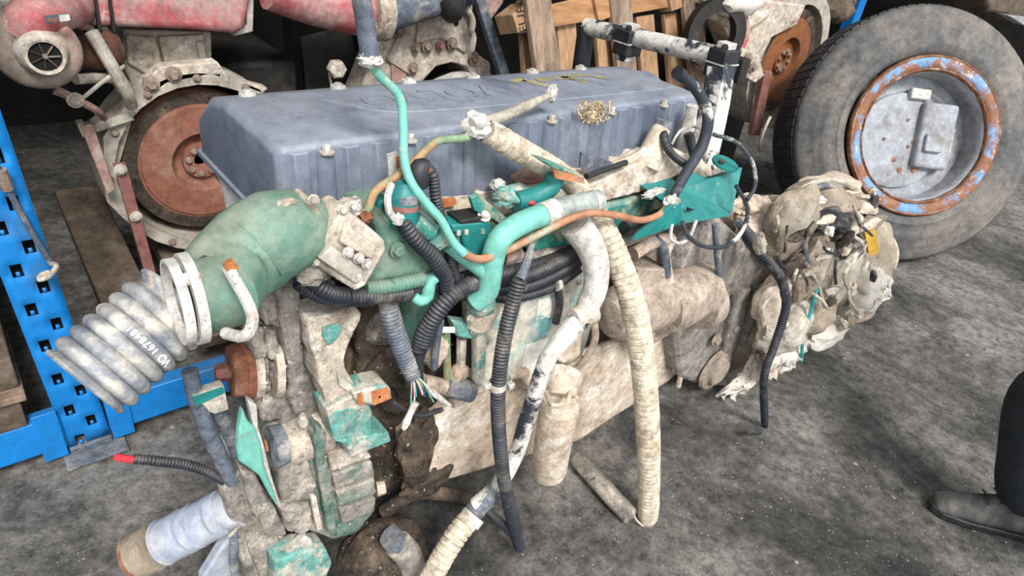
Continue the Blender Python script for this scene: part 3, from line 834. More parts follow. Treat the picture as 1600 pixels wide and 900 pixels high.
# uw points to image side; find sign so that +a is to the right of the picture
sgn = 1 if uw.dot(RIGHT) > 0 else -1
B().lathe(wp(sgn * -.05, -.02, -.02), wn, [(0, .255), (.03, .245), (.036, .22), (.036, 0)], n=44).build('drum_plate', M['hub'], hb_)
B().obox(wp(sgn * .12, .02, .03), uw * .095, ww * .17, wn * .03).build('axle_carrier', M['hub'], hb_, bevel=.02, seg=3)
B().obox(wp(sgn * .10, -.02, .065), uw * .05, ww * .045, wn * .018).build('adjuster', M['hub'], hb_, bevel=.008)
B().obox(wp(sgn * .19, .0, .03), uw * .028, ww * .07, wn * .022).build('label_patch', M['dust'], hb_, bevel=.006)
B().obox(wp(sgn * -.0, .225, .02), uw * .055, ww * .028, wn * .02).build('valve_block', M['white'], hb_, bevel=.01, seg=3)
for a, b_, r in ((.045, .12, .017), (-.03, .09, .008), (-.06, -.12, .012), (.06, -.16, .016), (.13, -.06, .018), (-.14, -.02, .008), (.0, -.045, .009), (.02, -.02, .007), (-.02, -.17, .014)):
    B().lathe(wp(sgn * a, b_, .017), wn, [(0, r), (.004, r), (.005, r * .7)], n=14).build('hub_bolt', M['rust'], hb_)
# ------------------------------------------------------------------ main engine
E = thing('truck_engine', 'large muddy teal truck engine with grey valve cover and wrapped gearbox, in the foreground', 'engine', (1.1, 1.15, 0))


def C(name, mat, r, pts, cor=None, par=None, n=10, **k):
    return B().tube(PY(pts), r, n, cor=cor, **k).build(name, M[mat], par or E, angle=60 if cor else 40)


def bolts(name, mat, par, lst, nrm=(0, -1, 0), r=.008, h=.008):
    for q in lst:
        B().bolt(q, nrm, r, h).build(name, M[mat], par)


# ---- block, pan, rear plate
B().box(.45, 1.64, 1.02, 1.42, .36, .925).build('engine_block', M['mudd'], E, rough=(4, .02, .06))
B().box(.405, 1.60, 1.0, 1.42, .86, .92).build('cylinder_head', M['mud'], E, rough=(4, .012, .05))
pan = B().prism([P(a, b_, y=.93) for a, b_ in ((700, 636), (770, 596), (900, 560), (1062, 500), (1078, 560), (1050, 594), (905, 690), (800, 722), (700, 752), (652, 764), (640, 700))], (0, .42, 0))
pan.build('oil_pan', M['tan'], E, bevel=.012, rough=(3, .006, .05))
C('pan_rail', 'tan', .014, [(706, 630, .925), (780, 592, .925), (900, 556, .925), (1060, 496, .925)])
B().prism([P(a, b_, y=.97) for a, b_ in ((560, 470), (760, 450), (700, 620), (640, 650), (600, 640), (560, 600))], (0, .1, 0)).build('block_side', M['mudd'], E, rough=(4, .05, .07))
B().blob(P(640, 560, y=.98), (.10, .06, .10), .4, 3, 4, 1).build('mud_lump', M['mudd'], E)
B().blob(P(598, 500, y=.99), (.05, .05, .05), .35, 4, 3, 2).build('mud_lump', M['mud'], E)
# dark well below the front bracket
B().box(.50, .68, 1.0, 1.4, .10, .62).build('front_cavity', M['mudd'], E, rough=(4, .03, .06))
# lower front: muddy sump nose and drain pipes
B().blob(P(700, 800, y=1.0), (.16, .14, .07), .2, 2, 4, 4).build('sump_mud', M['mudd'], E)
B().blob(P(600, 868, y=.93), (.12, .10, .09), .2, 2, 4, 6).build('sump_mud', M['mudd'], E, rough=(1, .02, .03))
C('drain_pipe', 'mud', .034, [(622, 850, .86), (640, 872, .85), (650, 920, .84)], n=14)
C('drain_cap', 'hosegrey', .030, [(611, 838, .868), (620, 848, .86)], n=14, wob=.3)
B().blob(P(652, 700, y=.935), (.05, .03, .12), .35, 3, 4, 14).build('pan_mud', M['mudd'], E)
B().blob(P(668, 748, y=.945), (.07, .03, .05), .35, 3, 4, 15).build('pan_mud', M['mudd'], E)
C('sump_tube', 'mudd', .02, [(600, 800, 1.0), (650, 770, .96), (720, 776, .94), (742, 784, .93)])
C('tube_end', 'black', .021, [(733, 780, .93), (748, 790, .93)])

# ---- valve cover
X0c, X1c = .381, 1.525
sec = [(.985, .925), (.998, 1.076), (1.006, 1.084), (1.05, 1.086), (1.26, 1.086), (1.34, 1.066), (1.42, 1.0), (1.425, .925)]
cb = B()
stations = [(X0c, .0), (X0c + .012, .01), (X1c - .014, .01), (X1c, 0)]
vs, fs = [], []
for x, g in stations:
    for y, z in sec:
        k = 0 if g else .012
        vs.append((x, y + (k if y < 1.2 else -k), z - (k if z > 1.0 else 0)))
ns = len(sec)
for i in range(3):
    for j in range(ns):
        fs.append((i * ns + j, i * ns + (j + 1) % ns, (i + 1) * ns + (j + 1) % ns, (i + 1) * ns + j))
fs += [tuple(range(ns)), tuple(3 * ns + j for j in range(ns - 1, -1, -1))]
cover = cb.add(vs, fs).build('valve_cover', M['cover'], E, bevel=.005, seg=3, angle=50)


def wall_y(z):
    return .985 + (z - .925) / (1.076 - .925) * .013


def col(px, z0, z1, w, proud, kind='rib'):
    x = px
    y0, y1 = wall_y(z0), wall_y(z1)
    t = w * .28
    poly = [(x - w / 2, .01), (x - w / 2 + .018, -proud), (x + w / 2 - .004, -proud), (x + w / 2, .01)]
    bb = B()
    vs = [(a, y0 + c, z0) for a, c in poly] + [(a, y1 + c * (.45 if c < 0 else 1), z1) for a, c in poly]
    bb.add(vs, [(0, 1, 2, 3), (7, 6, 5, 4)] + [(i, i + 4, (i + 1) % 4 + 4, (i + 1) % 4) for i in range(4)])
    return bb.build(kind, M['cover'], cover, bevel=.002)


bx_ = [P(a, b_, y=.995).x for a, b_ in ((508, 206), (640, 192), (737, 184), (862, 172), (958, 150), (1040, 142))]
xr = .415
while xr < 1.50:
    if min(abs(xr - q) for q in bx_) > .036:
        px_r = 0
        col(xr, .930, 1.074, .046, .013)
        xr += .058
    else:
        xr += .012
for px, py in ((508, 206), (640, 192), (737, 184), (862, 172), (958, 150), (1040, 142)):
    x = P(px, py, y=.995).x
    B().lathe((x, .992, .93), (0, .1, 1), [(0, .021), (.142, .019)], n=14).build('bolt_boss', M['cover'], cover)
    B().lathe((x, .990, 1.070), (0, 0, 1), [(0, .013), (.003, .013)], n=14).build('washer', M['cream'], cover)
    B().bolt((x, .990, 1.073), (0, 0, 1), .0075, .013, False).build('cover_bolt', M['steel'], cover)
for px, py in ((395, 157), (525, 137), (637, 129), (737, 121), (825, 112), (905, 108)):
    p = P(px, py, z=1.08)
    B().lathe((p.x, 1.285, 1.070), (0, 0, 1), [(0, .018), (.017, .016)], n=14).build('washer', M['white'], cover)
    B().bolt((p.x, 1.285, 1.085), (0, 0, 1), .009, .008, False).build('cover_bolt', M['steel'], cover)
B().box(X0c - .006, X1c + .01, .972, 1.43, .915, .929).build('cover_flange', M['cover'], cover, bevel=.003)
# raised panel on the top
pp = [(.60, 1.16), (.66, 1.10), (.9, 1.075), (1.44, 1.06), (1.48, 1.09), (1.48, 1.24), (.62, 1.25)]
B().prism(spline([(x, y, 1.084) for x, y in pp + pp[:1]], .04)[0][:-1], (0, 0, .0035)).build('raised_panel', M['cover'], cover, bevel=.003)
text('VOLVO', M['cover'], cover, V((.80, 1.172, 1.0885)), (-1, 0, 0), (0, -1, 0), .105, depth=.0016, name='embossed_letters')
# yellow chalk strokes on the cover
for q in ([(800, 128, 0), (818, 124, 0), (838, 130, 0), (856, 134, 0)], [(842, 126, 0), (862, 122, 0), (890, 122, 0), (908, 126, 0), (918, 128, 0)], [(876, 120, 0), (905, 117, 0), (930, 119, 0), (954, 124, 0)]):
    pts = [P(a, b_, z=1.0885) for a, b_, c in q]
    path, _ = spline(pts, .01)
    bb = B()
    for i, p in enumerate(path[:-1]):
        d = (path[i + 1] - p); s = V((-d.y, d.x, 0)).normalized() * (.014 + .006 * noise.noise(p * 40))
        bb.add([p - s, p + s, path[i + 1] + s, path[i + 1] - s], [(0, 1, 2, 3)])
    bb.build('chalk_stroke', M['chalk'], cover)
# dried nest of mud on the cover wall
ns_ = B().blob(P(928, 175, y=.984), (.030, .005, .022), .5, 3, 4, 12)
for k in range(170):
    p = P(928 + max(-24, min(24, random.gauss(0, 12))), 175 + max(-15, min(17, random.gauss(0, 9))), y=.976 + random.uniform(-.004, .004))
    d = V((random.uniform(-1, 1), random.uniform(-.3, .3), random.uniform(-1, 1))).normalized() * .005
    ns_.tube([p - d, p + d], .0015, 4, step=.02)
ns_.build('nest_mud', M['straw'], cover)
# head edge and left end face below the cover: teal edge with flaking white mud
px_prism([(336, 258), (344, 262), (385, 312), (372, 330), (360, 318)], .02, y=1.33).build('gasket_edge', M['tealw'], E)
B().prism([P(a, b_, x=.383) for a, b_ in ((335, 258), (384, 314), (372, 345), (352, 330), (346, 290))], (.02, 0, 0)).build('head_end', M['white'], E, bevel=.003, rough=(3, .008, .03))
px_prism([(560, 312), (700, 312), (820, 290), (1000, 235), (1030, 250), (1010, 275), (880, 320), (720, 352), (590, 350)], .05, y=.97).build('head_ledge', M['tan'], E, rough=(4, .012, .04))
px_prism([(690, 315), (712, 311), (714, 320), (694, 325)], .01, y=.955).build('rust_patch', M['rusto'], E)

# ---- intake elbow with clamp
M0 = P(302, 466, d=.84)
NO = (RIGHT * -.96 + DOWN * .276 + FWD * -.70).normalized()
elp = [M0, M0 - NO * .04, P(352, 428, d=.905), P(392, 392, d=.95), P(432, 366, y=.845), P(474, 360, y=.86), P(512, 366, y=.87)]
elbow = B().tube(elp, [.049, .050, .059, .067, .066, .057, .045], 24, step=.015).build('intake_elbow', M['elbow'], E)
B().ring(M0 - NO * .004, NO, .045, .060, .012, 40).build('mouth_flange', M['white'], elbow)
B().lathe(M0 + NO * .002, NO, [(0, .046), (.001, .046)], n=30).build('mouth_bore', M['gap'], elbow)
C('casting_seam', 'elbow', .0035, [(340, 496, .765), (380, 462, .775), (420, 430, .79), (460, 398, .80), (500, 374, .82)], par=elbow, n=6)
B().blob(P(440, 316, y=.83), (.020, .012, .004), .5, 6, 3, 4).build('cast_mark', M['dust'], elbow)
# loose clamp band hanging on the elbow
cl = B().tube([P(357, 418, d=.80), P(368, 438, d=.795), P(384, 466, d=.79), P(395, 495, d=.79), P(390, 518, d=.79), P(376, 526, d=.80), P(352, 520, d=.82)], .0075, 8).build('clamp_band', M['white'], E)
B().obox(P(303, 436, d=.80), RIGHT * .010, DOWN * .008, FWD * .008).build('clamp_lug', M['steel'], elbow, bevel=.002)
B().obox(P(360, 416, d=.795), V((.006, 0, .003)), V((0, .005, 0)), V((-.003, 0, .007))).build('clamp_bolt', M['rusto'], cl, bevel=.001)
B().ring(M0 + NO * .012, NO, .051, .056, .012, 40).build('clamp_ring', M['white'], elbow)

# ---- flange block between elbow and manifold
fb = px_prism([(488, 398), (532, 338), (546, 330), (602, 376), (604, 392), (572, 448), (556, 456), (500, 420)], .07, y=.80).build('throttle_block', M['dust'], E, bevel=.006)
px_prism([(540, 352), (588, 384), (582, 408), (532, 380)], .012, y=.791).build('recess_panel', M['dust'], fb, bevel=.003)
px_prism([(498, 404), (520, 386), (572, 424), (558, 446)], .014, y=.789).build('rib_plate', M['cream'], fb, bevel=.003)
bolts('block_bolt', 'steel', fb, [P(a, b_, y=.787) for a, b_ in ((543, 394), (560, 403), (573, 412))], r=.0065, h=.009)
fl = px_prism([(478, 318), (488, 312), (512, 352), (540, 340), (520, 372), (500, 408), (494, 424), (484, 418), (504, 360)], .05, y=.815).build('elbow_flange', M['dust'], E, bevel=.004)
for q in ((490, 312), (494, 408), (536, 328), (552, 322)):
    B().bolt(P(*q, y=.805), (-.3, -1, .3), .0055, .010).build('flange_bolt', M['cream'], fl)
B().blob(P(545, 322, y=.83), (.02, .02, .012), .5, 5, 3, 3).build('connector', M['white'], fl)
B().blob(P(488, 418, y=.83), (.03, .02, .03), .4, 5, 3, 9).build('bolt_mud', M['mud'], fl)

# ---- intake manifold
mani = B().prism([P(a, b_, y=.86) for a, b_ in ((590, 345), (640, 338), (770, 366), (800, 392), (760, 412), (690, 436), (600, 446), (575, 452), (600, 395))], (0, .14, 0)).build('intake_manifold', M['elbow'], E, bevel=.016, seg=3)
C('manifold_edge', 'mud', .008, [(576, 450, .855), (640, 440, .855), (720, 418, .855), (800, 392, .855)], par=mani)
B().bolt(P(620, 390, y=.855), (0, -1, 0), .010, .012).build('manifold_plug', M['elbow'], mani)
B().prism([P(a, b_, y=.90) for a, b_ in ((770, 372), (900, 330), (1040, 300), (1060, 320), (960, 372), (800, 405))], (0, .1, 0)).build('manifold_rear', M['teal'], E, bevel=.012)
px_prism([(800, 370), (905, 352), (960, 372), (900, 394), (830, 394)], .04, y=.875).build('rear_pad', M['teal'], E, bevel=.006)
C('rear_edge', 'mud', .012, [(790, 408, .87), (880, 392, .87), (960, 384, .87), (1040, 352, .87)])

# ---- small filter canister with green body
fx = thing_f = P(632, 320, y=.86)
can = B().lathe(P(626, 352, y=.87), (0.05, 0, 1), [(0, .022), (.006, .029), (.045, .030), (.052, .030), (.062, .028), (.074, .018), (.08, .012)], n=22).build('sensor_canister', M['tealc'], E)
B().lathe(P(628, 322, y=.87), (0.05, 0, 1), [(0, .0305), (.010, .0305)], n=22).build('rust_band', M['oxide'], can)
B().lathe(P(631, 311, y=.868), (0.05, 0, 1), [(0, .029), (.012, .027), (.020, .018)], n=22).build('cap', M['hosegrey'], can)
px_prism([(592, 316), (608, 308), (612, 362), (594, 362)], .03, y=.90).build('canister_bracket', M['tealc'], can, bevel=.006)
C('band_strap', 'white', .006, [(612, 288, .845), (606, 306, .835), (608, 330, .835), (620, 345, .835), (628, 338, .83)], par=can, n=6)
B().blob(P(622, 343, y=.835), (.010, .008, .012), .4, 4, 2, 3).build('strap_screw', M['white'], can)
px_prism([(605, 242), (630, 232), (636, 250), (632, 282), (610, 298)], .003, y=.925).build('tag_plate', M['white'], E)
px_prism([(619, 246), (624, 244), (626, 262), (621, 264)], .002, y=.9235).build('rust_streak', M['rusto'], E)
cp = C('plug_cap', 'black', [.020, .021, .018, .012], [(651, 290, .88), (653, 274, .88), (659, 262, .88), (668, 260, .88)], n=14)
C('plug_cable', 'conduit', .0095, [(668, 262, .88), (677, 276, .87), (681, 310, .865), (690, 345, .86), (700, 380, .855), (706, 410, .85), (712, 436, .85)], cor=(.006, .0012))
C('plug_stub', 'rust', .008, [(664, 262, .875), (672, 268, .87)])

# ---- mint coloured pipe running over the engine
B().tube([V((.95, 1.5, 1.62)), V((.70, 1.22, 1.66)), V((.56, 1.0, 1.56)), P(566, -40, y=.93), P(570, 30, y=.93), P(578, 88, y=.92)], .0145, 14).build('overflow_hose', M['hosegrey'], E)
tp = B().blob(P(579, 93, y=.92), (.019, .019, .012), .35, 5, 3, 2).build('tape_joint', M['white'], E)
mint = C('mint_pipe', 'mint', .0078, [(580, 100, .92), (596, 122, .92), (618, 142, .92), (627, 160, .915), (630, 195, .91), (631, 245, .89), (640, 280, .86), (660, 310, .84), (690, 345, .82), (706, 375, .81), (725, 397, .80)], n=12)
C('mint_pipe_rear', 'copper', .0078, [(725, 397, .80), (750, 405, .80), (790, 392, .80), (850, 362, .80), (890, 342, .785), (920, 333, .775), (960, 336, .78), (1002, 344, .80), (1030, 335, .81), (1046, 318, .82)], n=12)
B().blob(P(1048, 316, y=.815), (.020, .016, .018), .5, 6, 3, 5).build('tape_joint', M['white'], E)
C('rubber_hose', 'blackwhite', [.012, .013, .014, .014, .0135, .012], [(1047, 314, .82), (1072, 270, .84), (1098, 225, .86), (1106, 180, .87), (1088, 140, .89), (1062, 116, .90)], n=12)
C('hose_lip', 'black', .015, [(1066, 119, .90), (1058, 113, .90)], n=12)
C('olive_pipe', 'olive', .0075, [(742, 206, .93), (728, 215, .925), (700, 218, .92), (680, 222, .915), (655, 245, .90), (632, 268, .895), (605, 285, .89), (585, 300, .885), (578, 320, .88), (570, 335, .88)], n=10)
B().blob(P(570, 338, y=.878), (.014, .012, .012), .4, 4, 3, 4).build('pipe_end', M['rust'], E)
tj = B().blob(P(745, 198, y=.925), (.026, .022, .024), .5, 4, 3, 8).build('tape_joint', M['white'], E)
C('grey_hose', 'cream', [.010, .011, .010, .006], [(752, 192, .935), (790, 180, .95), (830, 162, .97), (860, 148, .985)], n=10)
B().blob(P(862, 146, y=.985), (.012, .01, .018), .5, 6, 3, 1).build('hose_clip', M['white'], E)

# ---- long woven hose
LH = [(762, 205, .935), (800, 228, .92), (850, 256, .90), (892, 284, .88), (922, 318, .86), (946, 362, .82), (968, 412, .775), (990, 480, .72), (1004, 560, .675), (1011, 640, .645), (1014, 720, .62), (1014, 790, .605)]
lh = C('woven_hose', 'creamhose', [.0235, .025, .025, .024, .024, .027, .029, .030, .030, .030, .030, .029], LH, groove=(.016, .003), n=16, wob=.06)
C('hose_bore', 'gap', .0222, [(759, 203, .937), (757.5, 202.2, .938)], par=lh, n=14)
C('hose_tip', 'creamhose', [.030, .0295, .020], [(1014, 786, .606), (1012, 806, .604), (1008, 818, .602)], n=16)
C('wire_loop', 'white', .003, [(988, 797, .612), (994, 812, .602), (1006, 822, .595), (1018, 820, .597)], n=6)
# small brace holding the hose
sv = px_prism([(845, 250), (858, 252), (914, 276), (898, 274), (866, 264)], .035, y=.83).build('hose_saddle', M['teal'], E, bevel=.002)
px_prism([(864, 264), (912, 278), (914, 287), (868, 279)], .004, y=.826).build('rust_face', M['rusto'], sv)

# ---- teal coolant pipes
C('coolant_pipe', 'tealc', [.019, .021, .0195, .0195], [(806, 314, .87), (836, 308, .865), (862, 290, .86), (868, 272, .86)], n=16)
B().blob(P(802, 305, y=.89), (.05, .03, .018), .35, 4, 3, 6).build('pipe_mud', M['tealw'], E)
B().blob(P(830, 317, y=.85), (.009, .006, .006), .2, 3, 2, 6).build('red_cap', M['red'], E)
mp = C('main_coolant_pipe', 'mint', [.024, .023, .022, .0225, .0225, .0225], [(744, 470, .83), (762, 452, .815), (768, 415, .81), (780, 375, .81), (812, 350, .815), (852, 334, .82)], n=18)
C('pipe_white_band', 'white', .0255, [(846, 337, .819), (866, 329, .822)], par=mp, n=18)
C('pipe_sleeve', 'sleeve', .024, [(864, 330, .822), (896, 322, .824), (934, 314, .826)], n=18)
C('sleeve_clamp', 'steel', .0255, [(922, 317, .825), (929, 315, .8255)], n=18)
C('outlet_branch', 'mint', [.014, .015, .016], [(700, 382, .84), (726, 402, .83), (758, 425, .815)], n=12)
C('branch_nut', 'tealw', .020, [(678, 365, .845), (692, 376, .842)], n=6)
C('branch_stub', 'teal', .017, [(648, 345, .86), (676, 364, .845)], n=12)
B().lathe(P(748, 476, y=.845), (.1, -.2, 1), [(0, .034), (.012, .034), (.02, .026)], n=24).build('pipe_base', M['teal'], E)
B().lathe(P(746, 505, y=.855), (.1, -.2, 1), [(0, .030), (.05, .034)], n=24).build('thermostat_body', M['tan'], E)
px_prism([(708, 502), (752, 508), (748, 522), (736, 532), (716, 528)], .03, y=.85).build('thermostat_foot', M['tealw'], E, bevel=.006)
bolts('foot_bolt', 'cream', E, [P(735, 497, y=.835), P(741, 516, y=.845)], r=.007)

# connector housing, teal with dark lid
cn = px_prism([(706, 352), (768, 346), (768, 362), (760, 400), (726, 400), (722, 366), (708, 364)], .05, y=.85).build('connector_housing', M['tealc'], E, bevel=.004)
px_prism([(718, 345), (760, 338), (768, 348), (720, 353)], .045, y=.852).build('connector_lid', M['darkmetal'], cn, bevel=.003)
for q in ((714, 360), (726, 359), (752, 358)):
    px_prism([(q[0], q[1]), (q[0] + 6, q[1]), (q[0] + 6, q[1] + 8), (q[0], q[1] + 8)], .004, y=.8475).build('clip', M['tealw'], cn)
# triangular teal bracket behind it
tbk = px_prism([(736, 310), (748, 304), (796, 344), (784, 352), (762, 338), (742, 330)], .012, y=.86).build('strut_bracket', M['teal'], E, bevel=.002)
px_prism([(750, 325), (764, 320), (798, 346), (788, 362), (770, 345)], .006, y=.875).build('rust_face', M['rusto'], tbk)
px_prism([(772, 306), (782, 302), (826, 334), (812, 340)], .012, y=.90).build('strut', M['tealw'], tbk, bevel=.002)
B().bolt(P(756, 338, y=.858), (0, -.6, 1), .009, .01).build('bracket_bolt', M['white'], tbk)
B().blob(P(778, 288, y=.94), (.016, .014, .012), .4, 4, 3, 7).build('bolt_head', M['white'], E)
B().blob(P(830, 275, y=.95), (.045, .02, .018), .4, 4, 3, 8).build('stone_mud', M['pink'], E)

# ---- rear bracket, bright teal folded plate
rbp = [(P(1010, 330, y=.90)), ]
A_ = P(1034, 262, y=.93); B_ = P(1160, 258, y=.86); C_ = P(1148, 318, y=.80); D_ = P(1060, 290, y=.90)
rb = B()
rb.prism([P(1060, 262, y=.92), P(1105, 278, y=.90), P(1160, 262, y=.86), P(1144, 330, y=.83), P(1064, 296, y=.87)], (0, .006, 0))
rb.prism([P(1064, 296, y=.87), P(1144, 330, y=.83), P(1138, 338, y=.80), P(1066, 350, y=.79), P(1046, 322, y=.81), P(1000, 290, y=.90), P(1040, 268, y=.93)], (0, .006, .004))
rb.prism([P(1066, 346, y=.79), P(1064, 316, y=.80), P(1048, 322, y=.80), P(996, 366, y=.82), P(990, 376, y=.82), P(1066, 350, y=.79)], (0, .008, 0))
rbo = rb.build('rear_bracket', M['tealc'], E, bevel=.0015)
ear = B().lathe(P(1132, 257, y=.87), (0, -.25, 1), [(0, .036), (.006, .036)], n=26)
ear.build('bracket_ear', M['tealc'], rbo)
B().lathe(P(1127, 254.5, y=.868), (0, -.25, 1), [(0.004, .009), (.0078, .008)], n=14).build('ear_hole', M['mudd'], rbo)
B().lathe(P(1120, 287, y=.862), (0, -1, 0), [(0, .005), (.004, .004)], n=8).build('rivet', M['cream'], rbo)
px_prism([(1074, 324), (1086, 328), (1074, 330)], .003, y=.795).build('slot', M['gap'], rbo)
B().blob(P(1022, 302, y=.865), (.04, .01, .012), .5, 5, 3, 2).build('paint_flake', M['white'], rbo)

# ---- rear of the head: senders and mud
B().prism([P(a, b_, y=.90) for a, b_ in ((915, 292), (985, 262), (1020, 246), (1060, 236), (1090, 250), (1040, 285), (1000, 300), (940, 314))], (0, .06, 0)).build('rear_head_mud', M['tan'], E, rough=(4, .012, .04))
sd = C('sender', 'tan', [.034, .026, .022], [(1008, 262, .92), (1022, 225, .93), (1034, 200, .935)], n=16)
C('sender_cap', 'hosegrey', [.021, .019], [(1035, 198, .935), (1038, 188, .936)], par=sd, n=14)
C('sender_cable', 'conduit', .009, [(1036, 212, .91), (1042, 230, .89), (1055, 246, .88), (1072, 258, .87)], cor=(.007, .0012))
B().blob(P(1037, 212, y=.912), (.012, .01, .012), .2, 3, 2, 2).build('sender_plug', M['black'], sd)
s2 = C('sender_tower', 'white', [.022, .018, .014, .016], [(1064, 240, .95), (1072, 205, .95), (1078, 182, .95), (1082, 165, .95)], n=12, wob=.5)
C('tower_cable', 'conduit', .012, [(1076, 208, .93), (1080, 225, .92), (1084, 240, .91)], cor=(.007, .0014))
C('loop_wire', 'white', .003, [(1050, 225, .90), (1062, 205, .90), (1082, 198, .90), (1096, 204, .90), (1094, 220, .90)], n=6)
C('earth_strap', 'black', .007, [(916, 276, .88), (945, 265, .89), (978, 254, .90)], n=8)
C('grey_pipe', 'tan', .012, [(950, 262, .93), (985, 250, .93), (1012, 232, .93)], n=8)
px_prism([(908, 238), (925, 246), (945, 248), (958, 254), (938, 266), (922, 272), (906, 262)], .004, y=.925).build('torn_gasket', M['hosegrey'], E)

# ---- black and white tubular frame
fr_l = V((1.68, 1.60, 1.118)); fr_r = V((1.68, 1.065, 1.154))
fb0 = B().tube([fr_l, fr_r], .028, 16).build('frame_crossbar', M['whiteblack'], E)
C2 = B().tube([fr_r + V((0, .005, .01)), P(1118, 160, x=1.64), P(1095, 262, x=1.60)], [.040, .042, .044], 4, step=.03)
C2.build('frame_upright', M['whiteblack'], E, bevel=.004)
B().tube([fr_l + V((0, 0, .0)), P(905, 125, x=1.68)], .030, 12).build('frame_leg', M['black'], E)
for i, q in enumerate(((982, 66), (1128, 98))):
    c = P(*q, x=1.675)
    k = B().obox(c, V((.036, 0, 0)), V((0, .030, 0)), V((0, 0, .038))).build('frame_clamp', M['black'], E, bevel=.004)
    B().obox(c + V((-.004, -.002, .047)), V((.02, 0, 0)), V((0, .02, 0)), V((0, 0, .009))).build('clamp_ear', M['white'], k, bevel=.003)
    B().obox(c + V((-.004, -.002, -.047)), V((.02, 0, 0)), V((0, .02, 0)), V((0, 0, .009))).build('clamp_ear', M['white'], k, bevel=.003)
    for s in (1, -1):
        B().bolt(c + V((-.026, -.012, .044 * s)), (-1, -.5, 0), .007, .006).build('clamp_bolt', M['black'], k)
    B().obox(c, V((.037, 0, 0)), V((0, .031, 0)), V((0, 0, .002))).build('clamp_split', M['white'], k)
B().obox(P(1150, 108, x=1.8), V((.02, 0, 0)), V((0, .03, 0)), V((0, 0, .035))).build('rear_clamp', M['darkmetal'], E, bevel=.004)
B().tube([P(1090, 246, x=1.60), P(1088, 268, x=1.58), P(1086, 290, x=1.55)], [.035, .045, .05], 8, step=.02).build('frame_foot', M['tan'], E)

# ---- white flaking pipe
wpipe = C('white_pipe', 'white', [.034, .032, .029, .027, .026, .027], [(898, 350, .82), (918, 378, .80), (931, 412, .78), (930, 450, .765), (918, 480, .76), (912, 498, .755)], n=18)
C('pipe_kink', 'dust', [.029, .024], [(924, 486, .755), (896, 500, .755)], par=wpipe, n=16)
C('pipe_lower', 'whiteblack', [.026, .022, .019, .019, .019, .019, .020, .022], [(916, 488, .755), (880, 528, .75), (856, 560, .75), (838, 610, .75), (822, 660, .755), (806, 710, .765), (780, 756, .775), (745, 790, .79)], n=16)
C('pipe_sock', 'hosegrey', [.020, .024, .026], [(790, 742, .775), (765, 775, .78), (740, 800, .79)], n=16)
C('cream_hose', 'creamhose', [.027, .028, .028, .028, .029], [(738, 806, .78), (716, 832, .77), (694, 866, .76), (670, 910, .75), (655, 940, .745)], groove=(.015, .0045), n=18)
C('hose_clamp', 'white', .030, [(741, 804, .78), (732, 816, .777)], n=18)
C('small_tube', 'tan', .009, [(928, 500, .80), (930, 530, .81), (915, 560, .83), (890, 584, .86), (870, 594, .88)], n=10)

# ---- black corrugated cable hanging in front
C('ecu_cable_tail', 'hosegrey', [.006, .009, .011], [(832, 378, .80), (822, 412, .79), (812, 436, .78)], n=8)
bc = C('front_conduit', 'conduit', [.0145] * 8, [(812, 436, .78), (800, 480, .775), (790, 520, .77), (782, 570, .76), (778, 620, .75), (780, 680, .74), (786, 740, .73), (790, 762, .725)], cor=(.0075, .0016), n=14)
C('conduit_tape', 'conduit', [.0145, .0165, .0165, .014], [(790, 758, .726), (796, 790, .72), (804, 824, .715), (812, 856, .71)], cor=(.006, .0006), n=14)
C('conduit_branch', 'black', [.011, .012, .012], [(758, 796, .77), (776, 812, .745), (800, 832, .72)], n=10)
C('conduit_clip', 'cream', .019, [(777, 598, .756), (777, 606, .755)], n=14)
B().obox(P(760, 602, y=.76), V((.008, 0, 0)), V((0, .008, 0)), V((0, 0, .007))).build('clip_nut', M['steel'], E, bevel=.002)
B().obox(P(797, 602, y=.76), V((.008, 0, 0)), V((0, .008, 0)), V((0, 0, .007))).build('clip_nut', M['steel'], E, bevel=.002)

# ---- control unit
ecu = px_prism([(745, 470), (800, 440), (925, 420), (936, 480), (910, 560), (880, 572), (846, 588), (745, 605)], .06, y=.86).build('control_unit', M['unit'], E, bevel=.008)
px_prism([(748, 470), (764, 462), (758, 600), (744, 600)], .016, y=.846).build('unit_edge', M['tealw'], ecu, bevel=.003)
px_prism([(822, 540), (880, 520), (866, 572), (812, 590)], .003, y=.8575).build('label_sheet', M['label'], ecu)
px_prism([(842, 470), (890, 458), (888, 492), (838, 500)], .003, y=.8575).build('label_sheet', M['label'], ecu)
px_prism([(864, 552), (872, 546), (876, 556), (866, 562)], .003, y=.855).build('red_tag', M['red'], ecu)
px_prism([(890, 520), (912, 512), (908, 556), (880, 570), (870, 560)], .03, y=.84).build('unit_foot', M['tan'], ecu, bevel=.006)
bolts('unit_screw', 'cream', ecu, [P(a, b_, y=.857) for a, b_ in ((764, 532), (820, 462), (906, 440), (770, 592))], r=.006)
